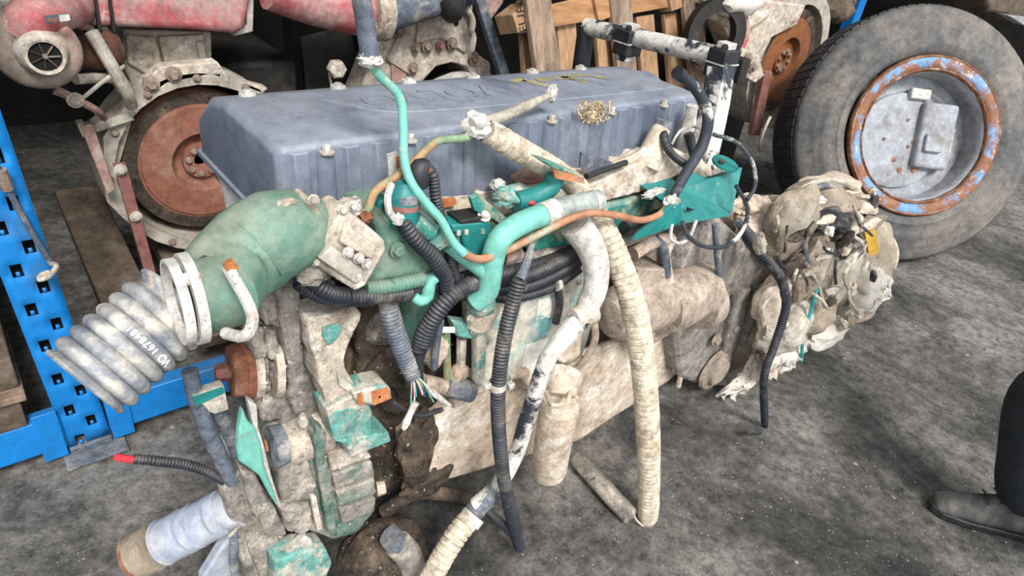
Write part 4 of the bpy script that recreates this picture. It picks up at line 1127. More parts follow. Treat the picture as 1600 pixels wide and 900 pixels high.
# plumbing below: rods, plugs
px_prism([(727, 530), (744, 530), (742, 576), (729, 574)], .03, y=.88).build('dark_slot', M['gap'], E)
C('dip_rod', 'olive', .009, [(697, 515, .88), (698, 560, .885), (700, 605, .89)], n=8)
C('dip_rod', 'dust', .011, [(721, 528, .88), (720, 560, .885), (718, 590, .89)], n=8)
B().blob(P(716, 582, y=.885), (.026, .02, .022), .2, 3, 3, 3).build('plug_boss', M['tan'], E)
px_prism([(689, 512), (711, 512), (711, 520), (689, 520)], .004, y=.85).build('cable_tag', M['letter'], E)
B().blob(P(680, 540, y=.90), (.03, .03, .05), .4, 3, 3, 4).build('mud_lump', M['tan'], E)
B().prism([P(a, b_, y=.93) for a, b_ in ((636, 470), (692, 450), (700, 540), (650, 600), (640, 560))], (0, .06, 0)).build('block_boss', M['elbow'], E, bevel=.02, seg=3)
C('return_pipe', 'tan', [.02, .019], [(660, 598, .90), (700, 606, .885)], n=12)
C('pipe_collar', 'hosegrey', [.023, .026], [(696, 602, .886), (736, 612, .87)], n=14)
C('tan_fitting', 'tan', .016, [(795, 585, .87), (815, 580, .86), (830, 600, .86)], n=10)
B().blob(P(840, 590, y=.88), (.05, .04, .03), .3, 3, 3, 5).build('filter_head', M['tan'], E)

# ---- oil filter
ft = P(876, 620, y=.80); fbm = P(856, 742, y=.80)
fax = (fbm - ft).normalized(); fl_ = (fbm - ft).length
of = B().lathe(ft, fax, [(0, .045), (.012, .050), (.03, .050), (fl_ - .03, .049), (fl_ - .008, .044), (fl_, .030), (fl_ + .002, 0)], n=28).build('oil_filter', M['tan'], E)
B().lathe(ft + fax * .028, fax, [(0, .0515), (.006, .0515)], n=28).build('filter_rim', M['tan'], of)
C('filter_neck', 'tan', [.046, .042, .036], [(884, 585, .83), (880, 600, .815), (877, 618, .80)], n=18)
C('filter_strap', 'tan', .006, [(852, 612, .80), (862, 632, .75), (885, 628, .75), (892, 605, .79)], n=6)

# ---- starter motor and its mount
sx = V((1, 0, 0))
s0 = P(962, 494, y=.86)
st_ = B().lathe(s0, sx, [(-.03, .02), (-.025, .05), (0, .072), (.02, .078), (.10, .08), (.20, .078), (.21, .06)], n=30).build('starter_motor', M['clay'], E)
sm = P(1040, 455, y=.84)
B().lathe(P(1030, 478, y=.85), sx, [(0, .080), (.02, .088), (.10, .086), (.20, .080), (.205, .07)], n=32).build('starter_body', M['clay'], st_)
B().lathe(P(1086, 474, y=.85), sx, [(0, .082), (.03, .088), (.05, .086), (.06, .05), (.062, 0)], n=32).build('starter_nose', M['clay'], st_)
B().prism([P(a, b_, y=.84) for a, b_ in ((998, 420), (1046, 420), (1050, 522), (1010, 545), (990, 520))], (0, .09, 0)).build('starter_bracket', M['clay'], E, bevel=.006)
px_prism([(1008, 478), (1014, 474), (1028, 502), (1024, 510)], .004, y=.834).build('black_clip', M['black'], E)
px_prism([(1006, 471), (1017, 474), (1019, 482), (1008, 479)], .004, y=.834).build('black_clip', M['black'], E)
C('starter_cable', 'dust', .014, [(1050, 372, .88), (1040, 395, .86), (1042, 420, .85), (1046, 440, .84)], n=10)
C('starter_cable_top', 'tan', .018, [(990, 396, .86), (1020, 378, .86), (1046, 372, .88)], n=10)
C('heat_pipe', 'hosegrey', .013, [(1022, 372, .86), (1036, 388, .85), (1042, 430, .845)], n=10)
B().prism([P(a, b_, y=.95) for a, b_ in ((960, 400), (1056, 360), (1062, 500), (1000, 540), (950, 520))], (0, .1, 0)).build('block_rear', M['clay'], E, rough=(4, .02, .05))
C('drain_rod', 'dust', [.013, .011, .009], [(1074, 505, .90), (1068, 560, .90), (1060, 604, .89)], n=8)

# ---- bell housing
bh = B().prism([P(a, b_, y=.87) for a, b_ in ((1062, 392), (1084, 356), (1130, 340), (1170, 380), (1216, 432), (1214, 450), (1190, 545), (1150, 580), (1090, 604), (1062, 590), (1056, 520))], (0, .42, 0)).build('bell_housing', M['greyt'], E, bevel=.03, seg=3, rough=(3, .015, .05))
for q in ([(1150, 460), (1176, 450), (1160, 520), (1140, 560), (1132, 552)], [(1186, 448), (1212, 446), (1196, 520), (1168, 566), (1160, 556)]):
    px_prism(q, .04, y=.845).build('housing_rib', M['greyt'], bh, bevel=.008, rough=(3, .006, .03))
B().lathe(P(1116, 576, y=.86), (0, -1, 0), [(0, .085), (.012, .08), (.014, .055), (.03, .05), (.032, 0)], n=26).build('inspection_cover', M['clay'], bh)
for q in ((1132, 455), (1146, 512), (1118, 530)):
    B().bolt(P(*q, y=.855), (0, -1, 0), .016, .018).build('housing_bolt', M['clay'], bh)
B().prism([P(a, b_, y=.855) for a, b_ in ((1106, 432), (1134, 440), (1138, 470), (1128, 492), (1108, 500))], (0, .03, 0)).build('starter_flange', M['dust'], bh, bevel=.006)
B().blob(P(1130, 585, y=.90), (.12, .08, .05), .3, 3, 3, 7).build('mud_skirt', M['greyt'], E)

# ---- gearbox under dusty wrapping
gb = B()
Xg = [2.0, 2.12, 2.28, 2.44, 2.6, 2.68]
secs = []
for i, x in enumerate(Xg):
    t = i / 5
    yn = .80 - .12 * t; yf = 1.22 - .16 * t
    zt_ = .60 + .03 * math.sin(t * 3) - .06 * t; zb_ = .05 + .06 * t
    secs.append([(x, yn, zb_ + .06), (x, yn - .02, (zb_ + zt_) / 2), (x, yn + .03, zt_ - .06), (x, yn + .10, zt_), (x, yf, zt_ - .02), (x, yf, zb_), (x, yn + .06, zb_)])
vs = [p for s in secs for p in s]; fs = []
for i in range(5):
    for j in range(7):
        fs.append((i * 7 + j, i * 7 + (j + 1) % 7, (i + 1) * 7 + (j + 1) % 7, (i + 1) * 7 + j))
fs += [tuple(range(7)), tuple(35 + j for j in range(6, -1, -1))]
gbo = gb.add(vs, fs).build('gearbox', M['wrap'], E, rough=(4, .06, .17))
R_ = lambda a: Matrix.Rotation(a, 3, 'Z')
for c, rd, am, mt, sd_ in (
        ((1235, 350, .82), (.11, .06, .12), .3, 'wrap', 1), ((1280, 320, .92), (.20, .10, .07), .35, 'wrap', 2),
        ((1300, 300, 1.0), (.17, .10, .06), .35, 'tan', 3), ((1190, 350, .90), (.10, .07, .06), .4, 'tan', 4),
        ((1265, 420, .74), (.07, .05, .13), .3, 'wrap', 5), ((1310, 420, .74), (.10, .06, .17), .25, 'cream', 6),
        ((1225, 510, .74), (.13, .07, .10), .35, 'cream', 7), ((1275, 490, .72), (.08, .06, .07), .35, 'wrap', 8),
        ((1290, 345, .80), (.13, .05, .035), .45, 'wrapd', 9), ((1250, 335, .82), (.07, .04, .03), .5, 'wrapd', 10),
        ((1330, 385, .72), (.06, .04, .05), .4, 'wrapd', 11), ((1340, 320, .86), (.10, .06, .03), .3, 'tan', 12),
        ((1290, 520, .70), (.13, .05, .05), .35, 'wrapw', 13), ((1205, 470, .78), (.06, .05, .10), .35, 'dust', 14)):
    B().blob(P(c[0], c[1], y=c[2]), rd, am, 2.4, 4, sd_).build('wrapping_fold', M[mt], gbo)
grg = random.Random(11)
for k in range(30):
    px, py = grg.uniform(1185, 1365), grg.uniform(300, 520)
    if py > 640 - (px - 1190) * .55 or py < 330 - (px - 1190) * .2:
        continue
    y = .70 + (.16 if py < 340 else 0) + grg.uniform(-.01, .02) - (px - 1190) * .0003
    mt = grg.choice(['wrapd', 'mudd', 'cream', 'wrapw', 'tan', 'wrap', 'dust', 'wrap'])
    rot = Matrix.Rotation(grg.uniform(-1, 1), 3, 'Y')
    B().blob(P(px, py, y=y), (grg.uniform(.02, .06), .014, grg.uniform(.008, .025)), .45, 2.4, 3, k, rot=rot).build('wrapping_scrap', M[mt], gbo)
for k in range(16):
    px, py = grg.uniform(1200, 1350), grg.uniform(320, 470)
    y = .68 - (px - 1190) * .0002
    dx, dy = grg.uniform(-14, 30), grg.uniform(10, 45)
    C('tape_strand', grg.choice(['black', 'wrapd', 'cream', 'dust']), grg.uniform(.003, .006), [(px, py, y), (px + dx * .5 + grg.uniform(-8, 8), py + dy * .5, y - .012), (px + dx, py + dy, y)], par=gbo, n=6)
# torn white sheet: at the tail and under the bell housing


def sheet(outline_rows, mat, name, par, amp=.015, seed=0):
    """draped sheet from rows of world points"""
    rows = [spline(r, .02)[0] for r in outline_rows]
    n = 18
    g = []
    for r in rows:
        g.append([r[min(len(r) - 1, int(i * (len(r) - 1) / n))] for i in range(n + 1)])
    full = []
    for i in range(len(g) - 1):
        for k in range(6):
            full.append([g[i][j].lerp(g[i + 1][j], k / 6) for j in range(n + 1)])
    full.append(g[-1])
    vs = []
    for i, r in enumerate(full):
        for j, p in enumerate(r):
            d = noise.fractal(V((i * .35, j * .3, seed)), .9, 2, 3) * amp
            vs.append(p + V((d * .4, -abs(d), d * .5)))
    w = n + 1
    fs = [(i * w + j, i * w + j + 1, (i + 1) * w + j + 1, (i + 1) * w + j) for i in range(len(full) - 1) for j in range(n)]
    return B().add(vs, fs).build(name, M[mat], par, angle=120, solid=.004)


sheet([[P(1352, 405, y=.74), P(1375, 415, y=.72)], [P(1336, 440, y=.72), P(1368, 440, y=.66), P(1390, 445, y=.66)], [P(1328, 470, y=.70), P(1356, 478, y=.64), P(1386, 462, y=.66)], [P(1318, 490, y=.70), P(1336, 494, y=.66), P(1350, 486, y=.66)]], 'wrapw', 'torn_sheet', gbo, .03, 1)
sheet([[P(1176, 545, y=.80), P(1190, 552, y=.78)], [P(1158, 580, y=.79), P(1190, 585, y=.76)], [P(1130, 606, y=.80), P(1168, 606, y=.76)], [P(1116, 618, y=.79), P(1150, 616, y=.77)]], 'wrapw', 'torn_sheet', gbo, .03, 2)
sheet([[P(1200, 540, y=.73), P(1260, 520, y=.72)], [P(1190, 575, y=.71), P(1250, 555, y=.69)], [P(1196, 590, y=.72), P(1240, 572, y=.70)]], 'wrapw', 'torn_sheet', gbo, .04, 3)
gf = B().lathe(P(1356, 396, x=2.74), (1, -.1, 0), [(-.1, .10), (0, .115), (.02, .115), (.024, .08), (.03, 0)], n=32).build('output_flange', M['dust'], gbo)
for k in range(10):
    a = k * math.pi / 5
    c = P(1356, 396, x=2.74) + V((.021, 0, 0)) + V((0, math.cos(a), math.sin(a))) * .10
    B().lathe(c, (1, -.1, 0), [(0, .012), (.002, .012)], n=10).build('flange_hole', M['gap'], gf)
px_prism([(1351, 362), (1368, 360), (1374, 392), (1366, 400), (1358, 396)], .01, y=.70).build('yellow_mark', M['yellow'], gbo)
C('breather_hose', 'cream', .011, [(1210, 330, .86), (1245, 300, .90), (1285, 282, .93), (1325, 288, .93), (1360, 318, .92)], n=8, par=gbo)
C('breather_hose', 'hosegrey', .009, [(1218, 336, .85), (1250, 308, .88), (1290, 290, .90), (1318, 300, .90)], n=8, par=gbo)
C('gearbox_line', 'hosegrey', .008, [(1256, 320, .80), (1258, 380, .75), (1262, 410, .72), (1272, 440, .70)], n=8, par=gbo)
C('gearbox_line', 'cream', .006, [(1252, 400, .72), (1268, 425, .70), (1280, 450, .69), (1288, 480, .68)], n=8, par=gbo)
C('gearbox_line', 'black', .007, [(1300, 352, .76), (1330, 372, .72), (1348, 388, .70)], n=8, par=gbo)
C('teal_cord', 'tealstring', .006, [(1276, 452, .69), (1266, 490, .68), (1256, 520, .68), (1252, 564, .68)], n=6, par=gbo)
px_prism([(1322, 340), (1352, 344), (1388, 338), (1378, 352), (1368, 362), (1340, 360), (1324, 356)], .02, y=.76).build('torn_flap', M['wrap'], gbo, bevel=.003)

# ---- wire loops by the rear bracket and hanging cable
C('wire_loop', 'blackwhite', .0055, [(1114, 210, .88), (1150, 222, .84), (1176, 255, .80), (1180, 290, .78), (1168, 312, .77)], n=8)
C('wire_loop', 'blackwhite', .0055, [(1066, 345, .78), (1075, 368, .76), (1100, 385, .75), (1135, 384, .75), (1160, 360, .76), (1168, 325, .77), (1150, 290, .80)], n=8)
C('wire_loop', 'white', .0042, [(1050, 350, .78), (1048, 372, .77), (1060, 380, .765), (1076, 372, .765), (1088, 345, .78)], n=8)
C('rear_conduit', 'hosegrey', .009, [(1118, 350, .82), (1120, 385, .81), (1124, 432, .81)], cor=(.008, .0014))
hc = C('hanging_cable', 'conduit', [.016, .016, .015, .014, .013, .0125, .0125, .0125], [(1160, 355, .84), (1185, 390, .76), (1205, 415, .72), (1222, 440, .69), (1228, 480, .67), (1210, 540, .655), (1194, 590, .645), (1195, 660, .635)], cor=(.008, .0008), n=10)
C('cable_end', 'conduit', .010, [(1196, 655, .635), (1194, 672, .632), (1182, 675, .628), (1172, 674, .626)], n=8)
C('gearbox_loom', 'blackwhite', .014, [(1150, 345, .88), (1176, 372, .82), (1196, 410, .76)], n=8)
B().blob(P(1175, 320, y=.95), (.08, .05, .03), .4, 4, 3, 3).build('top_mud', M['tan'], E)
# ------------------------------------------------------------------ front end of the engine
fcv = B().box(.345, .47, .975, 1.13, .20, .82).build('timing_cover', M['greyt'], E, rough=(4, .03, .05))
px_prism([(432, 452), (468, 448), (472, 540), (484, 640), (462, 648), (448, 560)], .06, y=.945).build('front_rib', M['greyt'], E, bevel=.004, rough=(3, .008, .03))
B().prism([P(a, b_, y=.97) for a, b_ in ((462, 448), (560, 452), (556, 490), (500, 520), (480, 560))], (0, .05, 0)).build('tar_patch', M['darkmetal'], E, rough=(4, .03, .05))
# cracked mud plates on the timing cover
mrg = random.Random(5)
for k, q in enumerate(([(392, 520), (412, 514), (418, 560), (400, 565)], [(414, 512), (432, 520), (436, 568), (420, 560)], [(400, 568), (420, 564), (424, 612), (404, 618)], [(424, 566), (446, 572), (448, 618), (428, 614)], [(408, 470), (432, 458), (440, 512), (416, 508)], [(404, 622), (448, 622), (440, 655), (410, 660)], [(450, 560), (470, 570), (474, 630), (454, 634)])):
    px_prism(q, .05, y=.955 + mrg.uniform(-.01, .01)).build('mud_plate', M['mud'], fcv, bevel=.004, rough=(3, .012, .02))
# tensioner pulley
pc = P(386, 576, x=.30); px_ = (RIGHT * -.92 + DOWN * .10 + FWD * -.60).normalized()
pu = B().lathe(pc, px_, [(-.03, .03), (-.02, .054), (0, .058), (.006, .056), (.010, .050), (.024, .050), (.030, .048), (.032, .040), (.030, .016), (.036, .015), (.036, 0)], n=32).build('pulley', M['rust'], E)
B().lathe(pc + px_ * .034, px_, [(0, .018), (.018, .017), (.022, .013)], n=6).build('pulley_nut', M['oxide'], pu)
B().lathe(pc - px_ * .02, px_, [(0, .060), (.010, .061), (.014, .058)], n=32).build('pulley_rim', M['dust'], pu)
B().ring(pc - px_ * .055, px_, .03, .064, .014, 28).build('pulley_backing', M['dust'], pu)
px_prism([(300, 618), (350, 602), (358, 640), (336, 648), (306, 636)], .02, y=.965).build('teal_tab', M['tealw'], E, bevel=.002)
px_prism([(300, 620), (348, 604), (352, 614), (306, 636)], .004, y=.9645).build('teal_face', M['tealc'], E, bevel=.001)

# accessory bracket
bk_ = px_prism([(480, 506), (484, 498), (556, 482), (566, 490), (564, 500), (546, 530), (537, 560), (540, 585), (556, 606), (572, 612), (566, 640), (540, 652), (516, 640), (500, 600), (490, 550)], .07, y=.905).build('accessory_bracket', M['dust'], E, bevel=.008, rough=(3, .010, .04))
px_prism([(505, 512), (530, 506), (536, 512), (526, 530), (514, 540), (504, 526)], .004, y=.8995).build('teal_patch', M['tealw'], bk_)
px_prism([(528, 585), (556, 606), (545, 612), (530, 602)], .006, y=.898).build('teal_patch', M['tealw'], bk_)
ab = px_prism([(510, 640), (540, 624), (572, 612), (582, 645), (582, 682), (545, 690), (524, 690), (518, 668)], .06, y=.89).build('bracket_foot', M['tealw'], E, bevel=.004)
px_prism([(524, 690), (582, 680), (608, 676), (612, 690), (548, 716), (542, 696)], .07, y=.88).build('bracket_lip', M['tealw'], ab, bevel=.004)
px_prism([(552, 614), (604, 602), (612, 608), (613, 624), (582, 636), (556, 628)], .06, y=.878).build('bracket_arm', M['tealw'], ab, bevel=.006)
px_prism([(580, 612), (606, 606), (612, 622), (584, 634)], .004, y=.8765).build('rust_face', M['rusto'], ab)
B().lathe(P(593, 620, y=.8765), (0, -1, 0), [(0, .003), (.001, .003)], n=8).build('arm_hole', M['gap'], ab)
px_prism([(558, 616), (566, 614), (568, 634), (560, 632)], .004, y=.8765).build('rust_face', M['rusto'], ab)

# pointed teal plate
px_prism([(380, 640), (388, 660), (398, 668), (408, 692), (414, 730), (427, 765), (437, 797), (422, 775), (406, 745), (390, 733), (374, 722), (371, 700), (374, 670)], .02, y=.915).build('teal_wedge', M['mint'], E, bevel=.005)
px_prism([(388, 626), (402, 634), (404, 668), (414, 700), (424, 742), (440, 790), (436, 796), (414, 734), (406, 694), (396, 668)], .02, y=.920).build('wedge_edge', M['white'], E, bevel=.003)
# compressor and gear case
cc = P(424, 698, y=.95); ca = V((1, -.05, -.05)).normalized()
cp_ = B().lathe(P(428, 698, y=.97), ca, [(-.012, .02), (-.010, .045), (0, .052), (.012, .052), (.02, .05), (.11, .05), (.115, .044)], n=28).build('compressor_body', M['dust'], E)
B().lathe(P(428, 698, y=.93), -ca, [(-.02, .040), (0, .043), (.004, .041), (.006, .03), (.008, 0)], n=28).build('compressor_clutch', M['hosegrey'], cp_)
B().lathe(P(416, 695, y=.925), -ca, [(0, .014), (.004, .012)], n=14).build('clutch_rust', M['rust'], cp_)
gc = B().prism([P(a, b_, y=.93) for a, b_ in ((448, 730), (470, 690), (500, 664), (530, 690), (560, 714), (586, 740), (588, 800), (560, 836), (520, 846), (480, 830), (444, 800))], (0, .16, 0)).build('gear_case', M['casegreen'], E, bevel=.012, rough=(3, .008, .04))
for i, q in enumerate(([(512, 706), (572, 700), (582, 716), (518, 738)], [(520, 742), (582, 722), (586, 742), (524, 766)], [(526, 770), (586, 748), (588, 772), (530, 792)], [(530, 796), (588, 778), (586, 800), (536, 820)])):
    px_prism(q, .02, y=.916).build('case_rib', M[('dust', 'casegreen', 'casegreen', 'greyt')[i]], gc, bevel=.005)
px_prism([(490, 680), (504, 676), (520, 770), (528, 840), (514, 836), (500, 750)], .03, y=.905).build('case_flange', M['casegreen'], gc, bevel=.004)
px_prism([(494, 664), (512, 680), (506, 730), (494, 716)], .012, y=.902).build('case_boss', M['casegreen'], gc, bevel=.004)
B().lathe(P(588, 764, y=.93), (1, -.3, 0), [(0, .018), (.02, .016)], n=10).build('case_plug', M['tan'], gc)
B().lathe(P(473, 656, y=.93), (-.3, -1, .2), [(0, .016), (.008, .014)], n=16, squash=(.6, 1)).build('case_cap', M['cream'], gc)
for q in ([(440, 736), (482, 722), (496, 760), (488, 780), (442, 790)], [(444, 798), (486, 786), (492, 818), (474, 838), (448, 832)]):
    px_prism(q, .05, y=.912).build('caked_mud', M['mud'], gc, bevel=.008, rough=(3, .014, .03))
px_prism([(486, 776), (494, 776), (504, 826), (496, 830)], .01, y=.905).build('rust_streak', M['tan'], gc)

# muddy mounting arm going down on the left
px_prism([(350, 770), (362, 742), (380, 736), (400, 770), (440, 850), (446, 900), (430, 960), (400, 960), (372, 870)], .05, y=.945).build('mount_arm', M['mud'], E, bevel=.008, rough=(3, .015, .03))
px_prism([(376, 734), (398, 742), (440, 812), (448, 836), (420, 838), (394, 800)], .05, y=.93).build('mount_plate', M['mud'], E, bevel=.006, rough=(3, .012, .03))
px_prism([(446, 868), (478, 838), (488, 844), (490, 862), (448, 884)], .02, y=.915).build('white_lug', M['white'], E, bevel=.003)
px_prism([(430, 880), (470, 862), (510, 858), (520, 880), (500, 930), (430, 940)], .06, y=.90).build('teal_foot', M['tealw'], E, bevel=.006)
px_prism([(412, 836), (434, 832), (444, 862), (420, 866)], .03, y=.97).build('dark_pocket', M['gap'], E)
px_prism([(434, 838), (448, 840), (460, 866), (440, 872)], .02, y=.955).build('rusty_tin', M['tan'], E, bevel=.002)
px_prism([(316, 905), (344, 860), (372, 826), (376, 900), (360, 960), (316, 960)], .03, y=1.0).build('white_guard', M['silicone'], E, bevel=.006)
C('grey_conduit', 'hosegrey', .0085, [(364, 826, .95), (366, 850, .945), (365, 880, .94), (372, 920, .94)], cor=(.007, .001))
C('grey_tube', 'mud', .011, [(374, 836, .95), (382, 865, .94), (396, 900, .93), (404, 930, .92)], n=8)
C('twig', 'cream', .003, [(358, 838, .93), (368, 828, .93), (374, 820, .935)], n=5)

# hoses at the left
C('left_hose', 'hosegrey', [.0135, .0145, .015, .015], [(296, 578, .99), (306, 620, .98), (328, 680, .965), (364, 752, .955)], n=12)
C('left_hose', 'hosegrey', [.013, .0135, .014], [(322, 622, 1.0), (350, 660, .99), (372, 712, .975)], n=12)
C('left_hose_stub', 'silicone', .008, [(330, 676, .99), (346, 690, .985), (362, 716, .98)], n=8)
rc = C('red_tip_cable', 'conduit', [.0075, .0085, .009, .0085, .008], [(207, 717, .97), (240, 720, .97), (290, 726, .97), (325, 738, .965), (360, 758, .96)], cor=(.006, .001))
C('red_tip', 'red', [.0055, .0065, .0065], [(180, 714, .97), (192, 716, .97), (209, 718, .97)], par=rc, n=8)
# stepped silicone hose
a0, a1 = P(214, 868, d=1.38), P(356, 796, d=1.36)
dv = (a1 - a0); L_ = dv.length; dv.normalize()
sil = B()
k0 = .050
segs = []


def st(t, r):
    segs.append((t * L_, r))


for t, r in ((0, .0475), (.03, .0495), (.30, .0495), (.312, .042), (.325, .042), (.335, .0475), (.56, .0485), (.566, .041), (.58, .041), (.59, .048), (.665, .048), (.675, .041), (.69, .041), (.70, .0465), (.86, .0465), (.866, .039), (.88, .039), (.89, .047), (.955, .047), (.965, .040), (1.0, .044), (1.1, .045)):
    st(t, r)
so = sil.lathe(a0, dv, [s for s in segs if s[0] >= L_ * .16], n=30).build('silicone_hose', M['silicone'], E)
B().lathe(a0, dv, [(0, .046), (.004, .0495), (L_ * .20, .0495), (L_ * .205, .047)], n=30).build('hose_cuff', M['wrap'], so)
B().ring(a0 - dv * .002, dv, .041, .0505, .008, 30).build('rusty_ring', M['rust'], so)

# small pigtail wires from the cut loom
lm = C('cut_loom', 'hosegrey', [.017, .019, .019, .017, .014], [(604, 462, .88), (612, 500, .87), (626, 540, .86), (640, 575, .85), (646, 590, .845)], cor=(.0075, .0012), n=14)
cols_ = ('mint', 'red', 'letter', 'tealstring', 'black', 'rusto', 'letter', 'blue', 'yellow', 'black', 'mint', 'letter')
for k in range(12):
    x1 = 642 + k * 3.4 + mrg.uniform(-2, 2); y1 = 616 + mrg.uniform(0, 18)
    C('bare_wire', cols_[k], .0014, [(641 + k * .8, 586, .845), (643 + k * 1.9, 600, .838), (x1, y1, .832 + mrg.uniform(-.008, .008))], par=lm, n=5)
C('earth_lead', 'white', [.008, .007, .009], [(650, 628, .85), (640, 648, .845), (634, 662, .84)], n=8)
B().lathe(P(633, 664, y=.838), (.3, -1, 0), [(0, .011), (.003, .011)], n=12).build('eye_terminal', M['white'], E)
C('earth_lead', 'white', [.008, .006, .003], [(674, 612, .86), (690, 624, .855), (704, 634, .85)], n=8)
C('thin_black_lead', 'conduit', .006, [(612, 628, .88), (630, 640, .87), (655, 650, .88), (690, 640, .90)], n=6)

# ---- wiring looms along the side
C('loom', 'conduit', .0135, [(458, 424, .865), (478, 432, .86), (505, 452, .85), (540, 462, .85), (600, 462, .85), (640, 458, .85)], cor=(.0065, .0013), n=12)
C('loom', 'conduit', .0115, [(464, 440, .865), (490, 458, .86), (525, 468, .855), (580, 468, .855)], cor=(.0065, .0012), n=12)
C('loom_green', 'elbow', .0125, [(572, 450, .85), (610, 447, .845), (660, 436, .845)], cor=(.007, .0014), n=12)
C('loom', 'conduit', .012, [(590, 462, .86), (640, 456, .86), (690, 440, .86), (740, 425, .86)], cor=(.0065, .0012), n=12)
C('loom_branch', 'conduit', [.014, .013, .014], [(628, 345, .85), (648, 374, .84), (676, 402, .835), (694, 430, .84), (698, 450, .845)], cor=(.008, .0012), n=12)
C('loom_bundle', 'conduit', .0165, [(660, 540, .84), (676, 500, .835), (706, 462, .83), (745, 440, .83), (800, 425, .83)], cor=(.0075, .0014), n=14)
C('loom_bundle', 'conduit', .013, [(652, 548, .845), (664, 512, .84), (696, 468, .838), (740, 438, .84), (800, 410, .845)], cor=(.0075, .0014), n=14)
C('loom_tail', 'conduit', [.013, .012, .011], [(662, 535, .845), (652, 570, .85), (656, 610, .86)], n=10)
C('loom_tail', 'hosegrey', .008, [(688, 500, .85), (682, 540, .86), (678, 575, .87)], n=8)
C('loom_rear', 'conduit', .0145, [(770, 440, .845), (820, 432, .84), (870, 412, .84), (905, 392, .845)], cor=(.0075, .0014), n=14)
C('loom_rear', 'conduit', .0125, [(770, 452, .845), (830, 446, .84), (880, 424, .84), (912, 402, .845)], cor=(.0075, .0012), n=14)
C('loom_rear', 'black', .019, [(776, 428, .86), (830, 416, .86), (880, 400, .86), (930, 380, .87)], n=12)
C('loom_lower', 'conduit', .0105, [(758, 458, .85), (790, 466, .845), (830, 460, .845), (868, 446, .845), (905, 420, .845)], cor=(.007, .0012), n=12)
C('loom_drop', 'conduit', .009, [(872, 448, .84), (874, 475, .84), (868, 505, .84)], cor=(.007, .001), n=10)
C('conduit_elbow', 'black', .018, [(776, 405, .85), (784, 402, .848)], n=12)
C('pink_sleeve', 'pink', .014, [(786, 402, .848), (812, 396, .848)], n=12)
C('j_hook', 'mint', [.012, .012, .013, .011], [(690, 425, .85), (672, 440, .845), (668, 462, .845), (656, 470, .845), (646, 462, .85)], n=10)
C('clip_band', 'white', .014, [(868, 446, .84), (874, 444, .84)], n=10)
C('rear_loom', 'black', .016, [(975, 356, .85), (1000, 348, .86), (1030, 336, .87)], n=10)
C('side_pipe', 'tan', .012, [(905, 420, .86), (930, 398, .86), (965, 386, .86)], n=8)

# ------------------------------------------------------------------ things leaning on or lying by the engine
be0, be1 = P(131, 600, d=.86), P(268, 480, d=.925)
bd = (be1 - be0); bl_ = bd.length; bd.normalize()
bw = thing('intake_bellows', 'grey corrugated rubber intake bellows with white part number lettering', 'hose', be0 + V((0, 0, -.06)))
prof = [(0, .058), (.004, .060)]
nr = 6
for k in range(nr):
    t0 = .012 + (bl_ - .02) * k / nr; w_ = (bl_ - .02) / nr
    prof += [(t0, .050), (t0 + w_ * .04, .0535), (t0 + w_ * .10, .0575), (t0 + w_ * .28, .0615), (t0 + w_ * .5, .0625), (t0 + w_ * .74, .0600), (t0 + w_ * .90, .0555), (t0 + w_ * .96, .0525)]
bellow = open_lathe(be0, bd, prof + [(bl_, .050), (bl_ + .006, .058), (bl_ + .012, .060)], 48).build('bellows_body', M['bellows'], bw, angle=70, solid=.003)
B().tube([be1 + (bd.cross(V((0, 0, 1))).normalized() * math.cos(a) + bd.cross(bd.cross(V((0, 0, 1)))).normalized() * math.sin(a)) * .060 + bd * .01 for a in [i * 2 * math.pi / 28 for i in range(29)]], .004, 6, step=.01).build('bead_ring', M['bellows'], bw)
# lettering printed along the crest of the third fold
bu = bd.cross(V((0, 0, 1))).normalized(); bv = bu.cross(bd)
kf = 3
tm = .012 + (bl_ - .02) * (kf + .43) / nr
toc = (CAM - (be0 + bd * tm)); toc = (toc - bd * toc.dot(bd)).normalized()
tang = bd.cross(toc).normalized()


def bell_letter(ch, ang, size):
    d = toc * math.cos(ang) + tang * math.sin(ang); e = -toc * math.sin(ang) + tang * math.cos(ang)
    text(ch, M['letter'], bellow, be0 + bd * tm + d * .0645, e * LS, -bd * LS * -1 if False else bd.cross(e) * 0 + (d.cross(e * LS)), size, depth=.0004, name='print', bold=.0004)


LS = 1 if (tang.dot(RIGHT) < 0) else -1
for i, ch in enumerate('VO'):
    pass
seq = [('S', -.86, .008), ('E', -.80, .008), ('T', -.74, .008)]
ang0 = -.50
letters = [('V', .016, .17), ('O', .016, .18), (' ', .02, .10)] + [(c, .0125, .11) for c in '1678481'] + [(' ', .01, .08), ('S', .007, .06), ('E', .007, .06), ('T', .007, .06)]
tot = sum(l[2] for l in letters)
a_ = LS * -.95
for ch, sz, adv in letters:
    if ch != ' ':
        bell_letter(ch, a_ + LS * adv / 2, sz)
    a_ += LS * adv

fh = B().tube([P(900, 716, z=.03), P(925, 742, z=.03), P(955, 775, z=.03), P(985, 806, z=.03)], [.024, .027, .027, .026], 14)
o = fh.build('floor_pipe', M['mud'], None)
tag(o, 'short muddy pipe lying on the floor behind the long woven hose', 'pipe')

# ------------------------------------------------------------------ person at the right edge (standing, seen from the shin down in the frame)
ps = thing('person', 'person in dark work trousers and dusty boots standing at the right edge', 'person', (2.33, .12, 0))
toe = P(1452, 790, z=0.0)
ank = P(1600, 792, z=.10)


